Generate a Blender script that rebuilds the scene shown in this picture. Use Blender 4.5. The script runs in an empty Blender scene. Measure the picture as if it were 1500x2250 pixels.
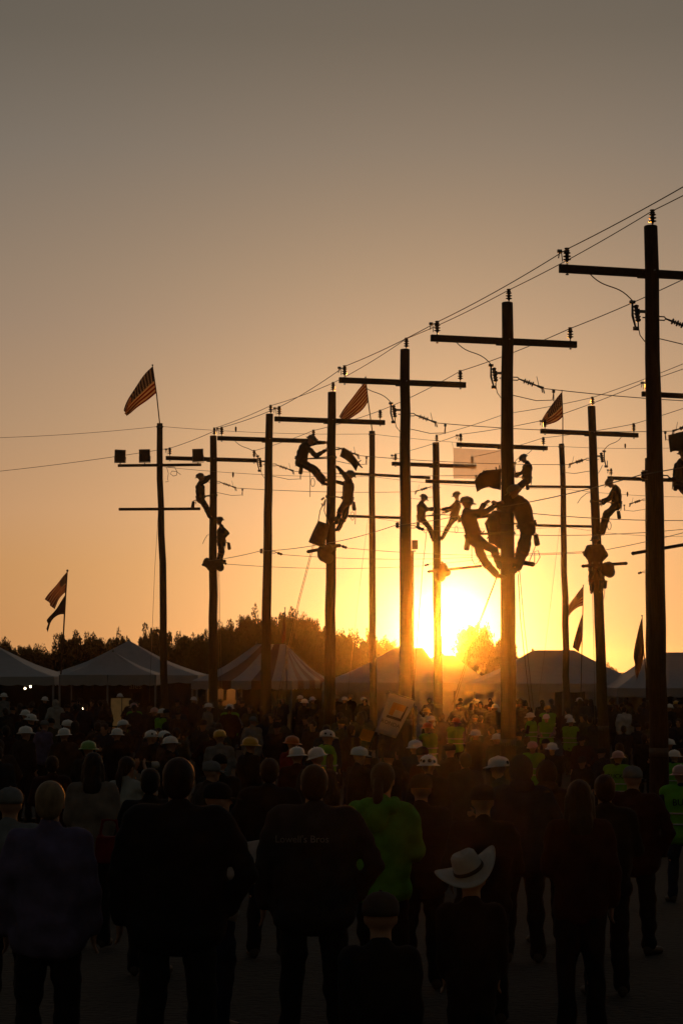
import bpy, math, random
from mathutils import Vector, Matrix, noise
R = math.radians
V = Vector
SC = bpy.context.scene
COL = SC.collection
# ------------------------------------------------------------------ camera
F = 4375.0                       # focal length in photograph pixels (70 mm on 24 mm)
HOR = 1468.0                     # horizon row of the photograph
CAMZ = 2.9
PITCH = math.atan((HOR - 1125.0) / F)
cam_d = bpy.data.cameras.new('camera'); cam = bpy.data.objects.new('camera', cam_d)
COL.objects.link(cam); SC.camera = cam
cam_d.sensor_fit = 'HORIZONTAL'; cam_d.sensor_width = 24.0; cam_d.lens = 70.0
cam_d.clip_start = 0.1; cam_d.clip_end = 6000.0
cam.location = (0, 0, CAMZ); cam.rotation_euler = (math.pi / 2 + PITCH, 0, 0)
# ------------------------------------------------------------------ light
SUN_EL = math.atan((HOR - 1382.0) / F); SUN_AZ = math.atan((983.0 - 750.0) / F)
SUND = V((math.sin(SUN_AZ) * math.cos(SUN_EL), math.cos(SUN_AZ) * math.cos(SUN_EL), math.sin(SUN_EL)))
w = bpy.data.worlds.new('World'); SC.world = w; w.use_nodes = True
nt = w.node_tree; nt.nodes.clear()
def N(t, **kw):
    n = nt.nodes.new(t)
    for k, v in kw.items(): setattr(n, k, v)
    return n
def L(a, b): nt.links.new(a, b)
def M_(op, a, b=None, clamp=False):
    n = N('ShaderNodeMath', operation=op, use_clamp=clamp)
    for i, x in enumerate((a, b)):
        if x is None: continue
        if isinstance(x, (int, float)): n.inputs[i].default_value = x
        else: L(x, n.inputs[i])
    return n.outputs[0]
def lin(r, g, b):
    f = lambda c: (c / 255 / 12.92) if c <= 10 else ((c / 255 + .055) / 1.055) ** 2.4
    return (f(r), f(g), f(b), 1)
tc = N('ShaderNodeTexCoord'); sep = N('ShaderNodeSeparateXYZ'); L(tc.outputs['Generated'], sep.inputs[0])
elev = M_('ARCSINE', sep.outputs['Z'])                                   # radians above the horizon
pos = M_('DIVIDE', elev, R(40.0), True)
ramp = N('ShaderNodeValToRGB'); L(pos, ramp.inputs[0])
stops = [(0.0, (.43, .195, .068)), (2.9, (.44, .222, .086)), (4.5, (.43, .24, .122)), (7.0, (.34, .22, .135)), (9.9, (.262, .192, .14)), (11.2, (.237, .182, .135)),
         (14.8, (.165, .146, .122)), (18.0, (.118, .108, .09)), (26, (.085, .080, .072)), (40, (.058, .058, .060))]
cr = ramp.color_ramp
while len(cr.elements) < len(stops): cr.elements.new(0.5)
for e, (a, c) in zip(cr.elements, stops): e.position = a / 40.0; e.color = (*c, 1)
nis = N('ShaderNodeTexSky', sky_type='NISHITA', sun_disc=False, sun_elevation=SUN_EL, sun_rotation=SUN_AZ,
        air_density=1.6, dust_density=4.0, ozone_density=1.0)
nsc = N('ShaderNodeVectorMath', operation='SCALE'); L(nis.outputs[0], nsc.inputs[0]); nsc.inputs['Scale'].default_value = 0.072
dotn = N('ShaderNodeVectorMath', operation='DOT_PRODUCT'); L(tc.outputs['Generated'], dotn.inputs[0]); dotn.inputs[1].default_value = SUND
ang = M_('ARCCOSINE', M_('MINIMUM', dotn.outputs['Value'], 0.9999999))     # angle from the sun
# the glow of the western sky dies away round the horizon and overhead, where the plain twilight sky takes over
west = M_('SUBTRACT', 1.0, M_('DIVIDE', M_('SUBTRACT', ang, R(18)), R(60), True), True)
mix = N('ShaderNodeMix', data_type='RGBA'); L(west, mix.inputs['Factor']); L(nsc.outputs[0], mix.inputs['A']); L(ramp.outputs[0], mix.inputs['B'])
def lobe(amp, deg, col):
    e = M_('MULTIPLY', M_('EXPONENT', M_('MULTIPLY', ang, -1.0 / R(deg))), amp)
    v = N('ShaderNodeVectorMath', operation='SCALE'); v.inputs[0].default_value = col[:3]; L(e, v.inputs['Scale']); return v.outputs[0]
def vadd(a, b):
    v = N('ShaderNodeVectorMath', operation='ADD'); L(a, v.inputs[0]); L(b, v.inputs[1]); return v.outputs[0]
skyc = vadd(mix.outputs['Result'], lobe(1.0, 5.0, (1.7, 0.93, 0.37)))
skyc = vadd(skyc, lobe(3.6, 0.66, (1.0, 0.86, 0.62)))
disc = M_('MULTIPLY', M_('LESS_THAN', ang, R(0.27)), 30.0)
dv = N('ShaderNodeVectorMath', operation='SCALE'); dv.inputs[0].default_value = (1, .85, .55); L(disc, dv.inputs['Scale'])
skyc = vadd(skyc, dv.outputs[0])
bg = N('ShaderNodeBackground'); L(skyc, bg.inputs['Color']); bg.inputs['Strength'].default_value = 1.0
wo = N('ShaderNodeOutputWorld'); L(bg.outputs[0], wo.inputs['Surface'])
sd = bpy.data.lights.new('sun', 'SUN'); sun = bpy.data.objects.new('sun', sd); COL.objects.link(sun)
sd.energy = 2.6; sd.angle = R(0.53); sd.color = (1.0, 0.28, 0.02)
sun.rotation_euler = (-SUND).to_track_quat('-Z', 'Y').to_euler(); sun.location = (30, 120, 60)
vs = SC.view_settings; vs.view_transform = 'Standard'; vs.look = 'None'; vs.gamma = 1; vs.exposure = 0.0; vs.use_curve_mapping = False
SC.render.engine = 'CYCLES'; cy = SC.cycles
cy.use_denoising = True; cy.max_bounces = 6; cy.diffuse_bounces = 2; cy.glossy_bounces = 2; cy.transmission_bounces = 4
cy.volume_bounces = 0; cy.transparent_max_bounces = 8; cy.sample_clamp_indirect = 4.0; cy.caustics_reflective = False; cy.caustics_refractive = False
# ------------------------------------------------------------------ helpers
cp_, sp_ = math.cos(PITCH), math.sin(PITCH)
def P(px, py, d):                # a photograph pixel on the upright plane d metres ahead -> a point
    x = (px - 750.0) / F; y = (1125.0 - py) / F; k = d / (cp_ - y * sp_)
    return V((x * k, d, CAMZ + (sp_ + y * cp_) * k))
def sstep(a, b, t):
    t = max(0.0, min(1.0, (t - a) / (b - a))); return t * t * (3 - 2 * t)
def gz(x, y):                    # height of the ground
    z = 0.55 * (1 - sstep(10, 32, y))
    z -= 0.55 * sstep(0.5, 5.5, x) * sstep(26, 44, y) * (1 - sstep(54, 76, y))
    return z
MATS = {}
def mat(name, col, rough=0.8, var=0.25, scale=8.0, bump=0.0, metal=0.0, trans=0.0, spec=0.3, stretch=(1, 1, 1), emit=None):
    if name in MATS: return MATS[name]
    m = bpy.data.materials.new(name); m.use_nodes = True; t = m.node_tree; t.nodes.clear()
    o = t.nodes.new('ShaderNodeOutputMaterial'); b = t.nodes.new('ShaderNodeBsdfPrincipled')
    c = t.nodes.new('ShaderNodeTexCoord'); mp = t.nodes.new('ShaderNodeMapping'); mp.inputs['Scale'].default_value = stretch
    t.links.new(c.outputs['Object'], mp.inputs[0])
    nz = t.nodes.new('ShaderNodeTexNoise'); nz.inputs['Scale'].default_value = scale; nz.inputs['Detail'].default_value = 5
    t.links.new(mp.outputs[0], nz.inputs['Vector'])
    r = t.nodes.new('ShaderNodeValToRGB'); t.links.new(nz.outputs['Fac'], r.inputs[0])
    r.color_ramp.elements[0].position = .3; r.color_ramp.elements[1].position = .7
    r.color_ramp.elements[0].color = [c_ * (1 - var) for c_ in col] + [1]; r.color_ramp.elements[1].color = [min(1, c_ * (1 + var)) for c_ in col] + [1]
    t.links.new(r.outputs[0], b.inputs['Base Color'])
    b.inputs['Roughness'].default_value = rough; b.inputs['Metallic'].default_value = metal; b.inputs['Specular IOR Level'].default_value = spec
    if bump:
        bp = t.nodes.new('ShaderNodeBump'); bp.inputs['Strength'].default_value = bump; bp.inputs['Distance'].default_value = .02
        t.links.new(nz.outputs['Fac'], bp.inputs['Height']); t.links.new(bp.outputs[0], b.inputs['Normal'])
    if emit: b.inputs['Emission Color'].default_value = (*emit[0], 1); b.inputs['Emission Strength'].default_value = emit[1]
    out = b.outputs[0]
    if trans:
        tr = t.nodes.new('ShaderNodeBsdfTranslucent'); t.links.new(r.outputs[0], tr.inputs[0])
        mx = t.nodes.new('ShaderNodeMixShader'); mx.inputs[0].default_value = trans
        t.links.new(out, mx.inputs[1]); t.links.new(tr.outputs[0], mx.inputs[2]); out = mx.outputs[0]
    t.links.new(out, o.inputs[0]); MATS[name] = m; return m
class MB:
    def __init__(s): s.v = []; s.f = []
    def add(s, vs_, fs):
        o = len(s.v); s.v += [tuple(p) for p in vs_]; s.f += [tuple(i + o for i in f) for f in fs]; return s
    def box(s, c, size, rot=None, taper=1.0):
        c = V(c); hx, hy, hz = [q / 2 for q in size]; vs_ = []
        for z in (-1, 1):
            k = taper if z > 0 else 1.0
            for x, y in ((-1, -1), (1, -1), (1, 1), (-1, 1)):
                p = V((x * hx * k, y * hy * k, z * hz)); vs_.append(c + (rot @ p if rot else p))
        return s.add(vs_, [(3, 2, 1, 0), (4, 5, 6, 7), (0, 1, 5, 4), (1, 2, 6, 5), (2, 3, 7, 6), (3, 0, 4, 7)])
    def tube(s, pts, rad, n=8, cap=True):
        pts = [V(p) for p in pts]; rs = rad if isinstance(rad, (list, tuple)) else [rad] * len(pts); vs_ = []; fs = []; up = None
        for i, p in enumerate(pts):
            d = (pts[min(i + 1, len(pts) - 1)] - pts[max(i - 1, 0)]).normalized()
            if up is None: up = d.orthogonal().normalized()
            up = (up - d * up.dot(d)); up = up.normalized() if up.length > 1e-6 else d.orthogonal().normalized(); sd_ = d.cross(up)
            for k in range(n):
                a = 2 * math.pi * k / n; vs_.append(p + (up * math.cos(a) + sd_ * math.sin(a)) * rs[i])
        for i in range(len(pts) - 1):
            for k in range(n): fs.append((i * n + k, i * n + (k + 1) % n, (i + 1) * n + (k + 1) % n, (i + 1) * n + k))
        if cap: fs.append(tuple(range(n - 1, -1, -1))); fs.append(tuple((len(pts) - 1) * n + k for k in range(n)))
        return s.add(vs_, fs)
    def cone(s, a, b, ra, rb, n=10):       # rounded cone from a to b
        a = V(a); b = V(b); d = b - a; l = d.length
        if l < 1e-5: return s.ball(a, (ra, ra, ra))
        d /= l; pts = []; rs = []
        for t in (-88, -55, -25, 0): pts.append(a + d * ra * math.sin(R(t))); rs.append(ra * math.cos(R(t)))
        for t in (0, 25, 55, 88): pts.append(b + d * rb * math.sin(R(t))); rs.append(rb * math.cos(R(t)))
        return s.tube(pts, rs, n)
    def ball(s, c, r, rot=None, n=12, m=8):
        c = V(c); vs_ = []; fs = []
        for i in range(m + 1):
            th = math.pi * (i + .02) / (m + .04)
            for k in range(n):
                a = 2 * math.pi * k / n
                p = V((r[0] * math.sin(th) * math.cos(a), r[1] * math.sin(th) * math.sin(a), r[2] * math.cos(th))); vs_.append(c + (rot @ p if rot else p))
        for i in range(m):
            for k in range(n): fs.append((i * n + k, (i + 1) * n + k, (i + 1) * n + (k + 1) % n, i * n + (k + 1) % n))
        fs.append(tuple(range(n))); fs.append(tuple(m * n + k for k in range(n - 1, -1, -1)))
        return s.add(vs_, fs)
    def lathe(s, prof, c=(0, 0, 0), rot=None, n=14, sx=1.0, sy=1.0):
        c = V(c); vs_ = []; fs = []
        for r_, z in prof:
            for k in range(n):
                a = 2 * math.pi * k / n; p = V((r_ * sx * math.cos(a), r_ * sy * math.sin(a), z)); vs_.append(c + (rot @ p if rot else p))
        for i in range(len(prof) - 1):
            for k in range(n): fs.append((i * n + k, i * n + (k + 1) % n, (i + 1) * n + (k + 1) % n, (i + 1) * n + k))
        fs.append(tuple(range(n - 1, -1, -1))); fs.append(tuple((len(prof) - 1) * n + k for k in range(n)))
        return s.add(vs_, fs)
    def mesh(s, name, off=(0, 0, 0), smooth=True):
        o = V(off); me = bpy.data.meshes.new(name); me.from_pydata([V(p) - o for p in s.v], [], s.f); me.update()
        if smooth: me.polygons.foreach_set('use_smooth', [True] * len(me.polygons))
        return me
def obj(name, me, m, parent=None, loc=None, mtx=None):
    if m and not me.materials: me.materials.append(m)
    o = bpy.data.objects.new(name, me); COL.objects.link(o)
    if m and me.materials[0] != m: o.material_slots[0].link = 'OBJECT'; o.material_slots[0].material = m
    if parent: o.parent = parent
    if loc is not None: o.location = loc
    if mtx is not None: o.matrix_basis = mtx
    return o
def tag(o, label, cat, group=None):
    o['label'] = label; o['category'] = cat
    if group: o['group'] = group
    return o
def thing(name, label, cat, loc=(0, 0, 0), rz=0.0, group=None):
    o = bpy.data.objects.new(name, None); COL.objects.link(o); o.location = loc; o.rotation_euler = (0, 0, rz); o.empty_display_size = .2
    return tag(o, label, cat, group)
def part(name, mb, m, root, smooth=True, parent=None):      # built in world coordinates, hung under its thing
    return obj(name, mb.mesh(name, root.location, smooth), m, parent or root)
def flat(o): return o
def basis(x, y, z, c=(0, 0, 0)):
    return Matrix(((x[0], y[0], z[0], c[0]), (x[1], y[1], z[1], c[1]), (x[2], y[2], z[2], c[2]), (0, 0, 0, 1)))
def remesh(mb, name, vox, off=(0, 0, 0), it=6):
    me = mb.mesh('tmp', off, False); o = bpy.data.objects.new('tmp', me); COL.objects.link(o)
    a = o.modifiers.new('r', 'REMESH'); a.mode = 'VOXEL'; a.voxel_size = vox; a.use_smooth_shade = True
    b = o.modifiers.new('s', 'SMOOTH'); b.factor = .5; b.iterations = it
    dg = bpy.context.evaluated_depsgraph_get(); res = bpy.data.meshes.new_from_object(o.evaluated_get(dg)); res.name = name
    bpy.data.objects.remove(o); bpy.data.meshes.remove(me); return res
def folds(me, amp, freq):        # cloth creases: crossed waves pushed out along the normals
    import numpy as np
    n = len(me.vertices); co = np.empty(n * 3, np.float32); no = np.empty(n * 3, np.float32); me.vertices.foreach_get('co', co); me.vertices.foreach_get('normal', no)
    c = co.reshape(-1, 3); w_ = np.zeros(n, np.float32); rg = np.random.RandomState(n % 9973)
    for k in range(7):
        v = rg.normal(size=3) * np.array([1, 1, 1.3]); v *= freq * (1.0 + .45 * k) / np.linalg.norm(v); w_ += np.sin(c @ v + rg.uniform(0, 6.28) + 1.3 * np.sin(c @ rg.normal(size=3) * freq * .5)) / (1.4 + .35 * k)
    c = c + no.reshape(-1, 3) * (amp * (w_ * .6 + .35))[:, None]
    me.vertices.foreach_set('co', c.astype(np.float32).ravel()); me.update(); return me
def text_mesh(s, size, depth=.002):
    cu = bpy.data.curves.new('t', 'FONT'); cu.body = s; cu.size = size; cu.extrude = depth; cu.align_x = 'CENTER'; cu.align_y = 'CENTER'; cu.resolution_u = 3
    o = bpy.data.objects.new('t', cu); COL.objects.link(o); dg = bpy.context.evaluated_depsgraph_get()
    me = bpy.data.meshes.new_from_object(o.evaluated_get(dg)); bpy.data.objects.remove(o); return me
# materials
WOOD = mat('weathered_pole_wood', (.04, .025, .016), .9, .45, 5, .5, stretch=(9, 9, .7))
ARM = mat('treated_crossarm_wood', (.05, .03, .018), .9, .35, 6, .4, stretch=(2, 8, 8))
POST = mat('post_wood', (.075, .048, .03), .9, .4, 5, .5, stretch=(9, 9, .7))
STEEL = mat('galvanised_steel', (.22, .22, .21), .5, .2, 12, 0, .9)
PORC = mat('brown_porcelain', (.045, .025, .018), .25, .15, 6, 0, 0, 0, .5)
POLY = mat('grey_polymer', (.12, .12, .12), .5, .15, 6)
WIRE = mat('aluminium_wire', (.12, .11, .10), .6, .15, 20, 0, .6)
ROPE = mat('hemp_rope', (.22, .17, .11), .95, .2, 40)
RUBBER = mat('dark_rubber_blanket', (.06, .03, .016), .75, .2, 6)
CANVAS = mat('canvas', (.09, .068, .045), .95, .2, 10, .2)
LEATHER = mat('dark_leather', (.06, .035, .02), .7, .3, 12, .2)
STRAPM = mat('woven_strap', (.09, .07, .03), .9, .2, 30)
SKIN = mat('skin', (.42, .24, .16), .55, .1, 8)
HATW = mat('white_hat_plastic', (.82, .80, .77), .3, .06, 5, 0, 0, 0, .5)
HATC = mat('shade_toned_climber_hat', (.16, .135, .115), .5, .3, 14)  # hat colour darkened to paint in the backlit silhouette
HATS = {'white': HATW, 'yellow': mat('yellow_hat_plastic', (.72, .42, .04), .3, .08, 5, 0, 0, 0, .5), 'orange': mat('orange_hat_plastic', (.66, .20, .05), .3, .08, 5),
        'pink': mat('worn_pink_hat_plastic', (.60, .34, .30), .35, .1, 5), 'green': mat('green_hat_plastic', (.25, .42, .12), .3, .1, 5),
        'red': mat('red_hat_plastic', (.5, .05, .04), .35, .1, 5)}
CLOTH = {k: mat('cloth_' + k, c, .95, .25, 9, .3) for k, c in {
    'black': (.012, .011, .012), 'charcoal': (.03, .029, .03), 'navy': (.015, .02, .04), 'denim': (.018, .022, .035), 'brown': (.045, .028, .02),
    'olive': (.05, .052, .03), 'grey': (.2, .2, .2), 'purple': (.13, .10, .18), 'beige': (.22, .17, .14), 'pale': (.38, .37, .34), 'darkred': (.03, .009, .009),
    'red': (.16, .012, .012), 'teal': (.03, .10, .10), 'khaki': (.22, .17, .1), 'blue': (.05, .07, .15), 'white': (.55, .54, .52), 'dimgrey': (.05, .048, .046), 'greenjacket': (.08, .33, .04)}.items()}
HIVIS = mat('hi_vis_green', (.14, .42, .025), .85, .12, 10)
SILVER = mat('reflective_tape', (.5, .5, .48), .35, .1, 30)
BOOT = mat('boot_leather', (.04, .025, .015), .6, .3, 12)
HAIRD = mat('dark_hair', (.018, .011, .008), .6, .35, 30, .4, stretch=(1, 1, .3))
HAIRB = mat('fair_hair', (.24, .16, .085), .6, .3, 30, .4, stretch=(1, 1, .3))
HAIRG = mat('grey_hair', (.3, .28, .26), .6, .3, 30, .4)
INK = mat('black_print', (.012, .012, .012), .8, .1)
# ------------------------------------------------------------------ ground
def make_ground():
    ys = [-40, -15, 0] + [3 + 2.5 * i for i in range(40)] + [110, 130, 160, 200, 260, 340, 450, 600, 900, 1300]
    xs = [-900, -400, -200, -110, -70, -45] + [-32 + 2 * i for i in range(33)] + [45, 70, 110, 200, 400, 900]
    rnd = random.Random(3); vs_ = []; fs = []
    for y in ys:
        for x in xs: vs_.append((x, y, gz(x, y) + (rnd.uniform(-.015, .015) if abs(x) < 40 and y < 110 else 0)))
    n = len(xs)
    for j in range(len(ys) - 1):
        for i in range(n - 1): fs.append((j * n + i, j * n + i + 1, (j + 1) * n + i + 1, (j + 1) * n + i))
    me = bpy.data.meshes.new('ground'); me.from_pydata(vs_, [], fs); me.polygons.foreach_set('use_smooth', [True] * len(fs))
    m = bpy.data.materials.new('trodden_turf'); m.use_nodes = True; t = m.node_tree; b = t.nodes['Principled BSDF']
    c = t.nodes.new('ShaderNodeTexCoord'); a = t.nodes.new('ShaderNodeTexNoise'); a.inputs['Scale'].default_value = .35; a.inputs['Detail'].default_value = 8
    t.links.new(c.outputs['Object'], a.inputs['Vector'])
    r = t.nodes.new('ShaderNodeValToRGB'); t.links.new(a.outputs['Fac'], r.inputs[0])
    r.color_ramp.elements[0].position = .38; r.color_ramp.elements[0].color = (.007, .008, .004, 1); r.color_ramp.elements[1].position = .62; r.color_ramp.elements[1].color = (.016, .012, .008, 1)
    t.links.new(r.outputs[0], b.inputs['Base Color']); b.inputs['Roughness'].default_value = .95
    a2 = t.nodes.new('ShaderNodeTexNoise'); a2.inputs['Scale'].default_value = 14; t.links.new(c.outputs['Object'], a2.inputs['Vector'])
    bp = t.nodes.new('ShaderNodeBump'); bp.inputs['Strength'].default_value = .6; bp.inputs['Distance'].default_value = .05
    t.links.new(a2.outputs['Fac'], bp.inputs['Height']); t.links.new(bp.outputs[0], b.inputs['Normal'])
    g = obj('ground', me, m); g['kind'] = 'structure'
make_ground()
# ------------------------------------------------------------------ trees
LEAF = mat('leaves', (.03, .03, .013), .8, .45, 1.5, 0, 0, .12)
BARK = mat('bark', (.06, .045, .03), .95, .4, 3, .6, stretch=(4, 4, .6))
def crown_mesh(seed, clumps=170, leaves=85):
    rnd = random.Random(seed); vs_ = []; fs = []
    def leaf(c, sz):
        n_ = V((rnd.gauss(0, 1), rnd.gauss(0, 1), rnd.gauss(0, 1))).normalized(); a = n_.orthogonal().normalized(); b = n_.cross(a)
        t = rnd.uniform(0, 6.28); a, b = a * math.cos(t) + b * math.sin(t), b * math.cos(t) - a * math.sin(t); o = len(vs_)
        vs_.extend([tuple(c + a * sz), tuple(c + b * sz * .55), tuple(c - a * sz), tuple(c - b * sz * .55)]); fs.append((o, o + 1, o + 2, o + 3))
    for i in range(clumps):
        d = V((rnd.gauss(0, 1), rnd.gauss(0, 1), rnd.gauss(0, .8))).normalized(); r_ = rnd.uniform(.2, 1) ** .55
        lump = .70 + .5 * noise.noise(d * 2.4 + V((seed * 7.1, 0, 0)))
        c = V((d.x * r_ * lump, d.y * r_ * lump, .5 + d.z * .48 * r_ * lump)); s_ = rnd.uniform(.10, .20)
        for k in range(leaves):
            q = V((rnd.gauss(0, 1), rnd.gauss(0, 1), rnd.gauss(0, 1))).normalized() * s_ * rnd.random() ** .4
            leaf(c + V((q.x, q.y, q.z * .6)), rnd.uniform(.018, .036) * (1.5 if r_ < .75 else 1))
    me = bpy.data.meshes.new('crown'); me.from_pydata(vs_, [], fs); return me
CROWNS = [crown_mesh(s) for s in (1, 2, 3, 4, 5)]
def trunk_mesh(seed):
    rnd = random.Random(seed); mb = MB(); mb.tube([(0, 0, -.05), (.01, 0, .2), (.0, .02, .5), (.02, 0, .8)], [.05, .038, .028, .01], 8)
    for i in range(9):
        a = rnd.uniform(0, 6.28); z = rnd.uniform(.2, .5); l = rnd.uniform(.2, .38); e = V((math.cos(a) * l, math.sin(a) * l, z + l * .55))
        mb.tube([(0, 0, z), tuple(e * .5 + V((0, 0, z * .5))), tuple(e)], [.02, .012, .004], 6)
    return mb.mesh('trunk')
TRUNKS = [trunk_mesh(s) for s in (11, 12, 13)]
def tree(px, ytop, wpx, d, label, i, group='trees in the belt behind the tents'):
    b = P(px, HOR, d); top = CAMZ + (HOR - ytop) / F * d; g = gz(b.x, b.y); h = top - g; r_ = wpx / F * d / 2 * 1.15
    t = thing('broadleaf_tree', label, 'tree', (b.x, b.y, g), 0, group)
    q = TRUNKS[i % 3]; o = obj('trunk', q, BARK, t); o.scale = (h * .45, h * .45, h)
    c = obj('crown', CROWNS[i % 5], LEAF, t); c.location = (0, 0, h * .1); c.scale = (r_, r_, h * .88); c.rotation_euler = (0, 0, i * 1.7)
rt = random.Random(5)
TREES = [(8, 1384, 80, 'tree at the far left edge beyond the first white tent'), (66, 1398, 75, 'low tree just left of the double flagpole'), (150, 1370, 92, 'bushy tree right of the double flagpole'),
 (212, 1369, 82, 'tree rising over the left slope of the peaked white tent'), (265, 1372, 62, 'narrow tree just before the gap left of the floodlight post'), (342, 1352, 88, 'tall tree behind the floodlight post'),
 (408, 1366, 80, 'tree between the floodlight post and the next utility pole'), (452, 1367, 64, 'small tree beside the leftmost utility pole'), (494, 1338, 84, 'tree just right of the leftmost utility pole'),
 (548, 1318, 96, 'tall tree left of the highest crown above the striped tent'), (606, 1313, 104, 'tallest tree, above the ridge of the striped tent'), (660, 1318, 92, 'tall tree right of the highest crown above the striped tent'),
 (710, 1343, 84, 'tree behind the pole with two linemen and a hanging bucket'), (762, 1358, 76, 'tree between that pole and the flag post, fading into glare'), (812, 1373, 74, 'tree behind the middle flag post'),
 (856, 1380, 60, 'sunlit tree next to the left side of the sun'), (1040, 1343, 96, 'round glowing tree just right of the sun'), (1098, 1384, 84, 'dark lower tree behind the busiest pole'),
 (1296, 1442, 60, 'low distant tree showing over the big white tent'), (1336, 1452, 60, 'sparse low treetop between the two right tents')]
for i, (x, y, w_, lb) in enumerate(TREES): tree(x, y, w_, 168 + rt.uniform(-14, 14), lb, i)
BT = ['left of the double flagstaff', 'under the double flags', 'over the left slope of the peaked tent', 'in the gap left of the floodlight post', 'just right of the floodlight post', 'just left of the leftmost pole', 'left of the striped marquee', 'behind the bare pole',
      'over the marquee ridge', 'right of the marquee ridge', 'right of the bucket pole', 'left of the middle flag post', 'right of the middle flag post', 'behind the thick pole', 'right under the sun', 'between the sun and the round glowing tree', 'under the round glowing tree', 'right of the busiest pole']
for i, (x, y) in enumerate([(35, 1422), (110, 1412), (185, 1408), (300, 1414), (375, 1400), (435, 1400), (520, 1372), (580, 1360), (640, 1360), (690, 1376), (740, 1392), (790, 1402), (840, 1408), (890, 1424), (940, 1432), (995, 1428), (1060, 1398), (1120, 1424)]):
    tree(x, y, 95, 190 + rt.uniform(-8, 8), 'dark tree at the back of the belt, ' + BT[i], i + 2, 'back row of the tree belt')
# ------------------------------------------------------------------ tents
TENTW = mat('white_tent_vinyl', (.46, .445, .455), .5, .06, 3, .1, 0, .08)
TENTR = mat('red_tent_vinyl', (.10, .015, .012), .5, .1, 3, .1, 0, .06)
TENTP = mat('tent_pole_metal', (.2, .2, .2), .4, .1, 5, 0, .7)
DARK = mat('tent_shade_and_sign_black', (.015, .013, .012), .95, .2)  # near-black stands in for shade inside the tents; also colours the sign board
def tent(label, px, d, wid, dep, ye, yp, ridge=0.0, rot=0.0, stripes=0, val=.32, walls=(), off=0.0):
    """hipped frame tent; px = pixel column of its centre, ye / yp = rows of front eave and peak"""
    c = P(px, HOR, d); ze = CAMZ + (HOR - ye) / F * (d - dep / 2); zp = CAMZ + (HOR - yp) / F * d
    g = gz(c.x, c.y); t = thing('striped_tent' if stripes else 'white_tent', label, 'tent', (c.x, c.y, g), rot, 'event tents along the field'); ze -= g; zp -= g
    hw, hd, rl = wid / 2, dep / 2, ridge / 2
    cor = [V((-hw, -hd, ze)), V((hw, -hd, ze)), V((hw, hd, ze)), V((-hw, hd, ze))]; rd = [V((-rl + off, 0, zp)), V((rl + off, 0, zp))]
    sides = [(cor[0], cor[1], rd[0], rd[1]), (cor[1], cor[2], rd[1], rd[1]), (cor[2], cor[3], rd[1], rd[0]), (cor[3], cor[0], rd[0], rd[0])]
    for a, b, ra, rb in sides:
        n = max(1, round(stripes * (b - a).length / wid)) if stripes else 1
        for k in range(n):
            u0, u1 = k / n, (k + 1) / n; vs_ = []; fs = []; NU, NV = (2 if n > 1 else 8), 6
            for j in range(NV + 1):
                s_ = j / NV
                for i in range(NU + 1):
                    u = u0 + (u1 - u0) * i / NU
                    e = a.lerp(b, u); q = ra.lerp(rb, u); p = e.lerp(q, s_); p.z -= .10 * math.sin(math.pi * s_) * (zp - ze) * (1 if True else 0) + .03 * math.sin(u * 19 + s_ * 5) * math.sin(math.pi * s_)
                    vs_.append(p)
            for j in range(NV):
                for i in range(NU): o = j * (NU + 1) + i; fs.append((o, o + 1, o + NU + 2, o + NU + 1))
            obj('roof_panel', MB().add(vs_, fs).mesh('roof_panel'), TENTR if (stripes and k % 2) else TENTW, t)
            if ra == rb or True:
                vs_ = []; fs = []; m_ = 10 if n > 1 else 40
                for i in range(m_ + 1):
                    p = a.lerp(b, u0 + (u1 - u0) * i / m_); out = V((p.x, p.y, 0)).normalized() * .012
                    sc = .05 * abs(math.sin(i * math.pi / 5)); vs_ += [p + out * .2, p + out + V((0, 0, -val - sc))]
                for i in range(m_): fs.append((2 * i, 2 * i + 1, 2 * i + 3, 2 * i + 2))
                obj('valance', MB().add(vs_, fs).mesh('valance'), TENTR if (stripes and k % 2) else TENTW, t)
    for q in cor + [(cor[0] + cor[1]) / 2]:
        p = V((q.x * .985, q.y * .985, 0)); obj('leg', MB().tube([(p.x, p.y, -.05), (p.x, p.y, ze)], .04, 8).mesh('leg'), TENTP, t)
    obj('finial', MB().lathe([(.03, -.1), (.05, .02), (.02, .08), (.004, .12)], rd[0]).mesh('finial'), TENTP, t)
    for side, x0, x1, m in walls:                      # hanging walls, the dark ones painting inside shade, from fraction x0 to x1 of that side
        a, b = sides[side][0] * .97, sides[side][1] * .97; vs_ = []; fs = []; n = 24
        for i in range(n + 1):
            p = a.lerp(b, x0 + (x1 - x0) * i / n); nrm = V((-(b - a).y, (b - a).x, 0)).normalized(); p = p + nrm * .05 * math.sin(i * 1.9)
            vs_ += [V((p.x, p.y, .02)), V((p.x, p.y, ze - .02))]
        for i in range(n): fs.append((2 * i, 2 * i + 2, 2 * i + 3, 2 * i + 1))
        obj('side_wall_or_shade', MB().add(vs_, fs).mesh('side_wall_or_shade'), m, t)
    return t
W_ = TENTW
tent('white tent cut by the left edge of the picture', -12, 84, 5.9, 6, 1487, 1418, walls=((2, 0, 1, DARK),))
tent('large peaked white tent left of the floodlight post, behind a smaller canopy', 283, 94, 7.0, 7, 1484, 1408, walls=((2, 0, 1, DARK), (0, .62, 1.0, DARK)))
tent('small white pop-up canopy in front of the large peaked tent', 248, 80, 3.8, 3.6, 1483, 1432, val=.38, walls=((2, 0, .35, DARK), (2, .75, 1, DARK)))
tent('red and white striped marquee beneath the tallest tree', 578, 85, 4.3, 6.4, 1496, 1416, ridge=1.3, rot=R(-14), stripes=5, off=.35, walls=((2, 0, 1, DARK),))
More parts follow.
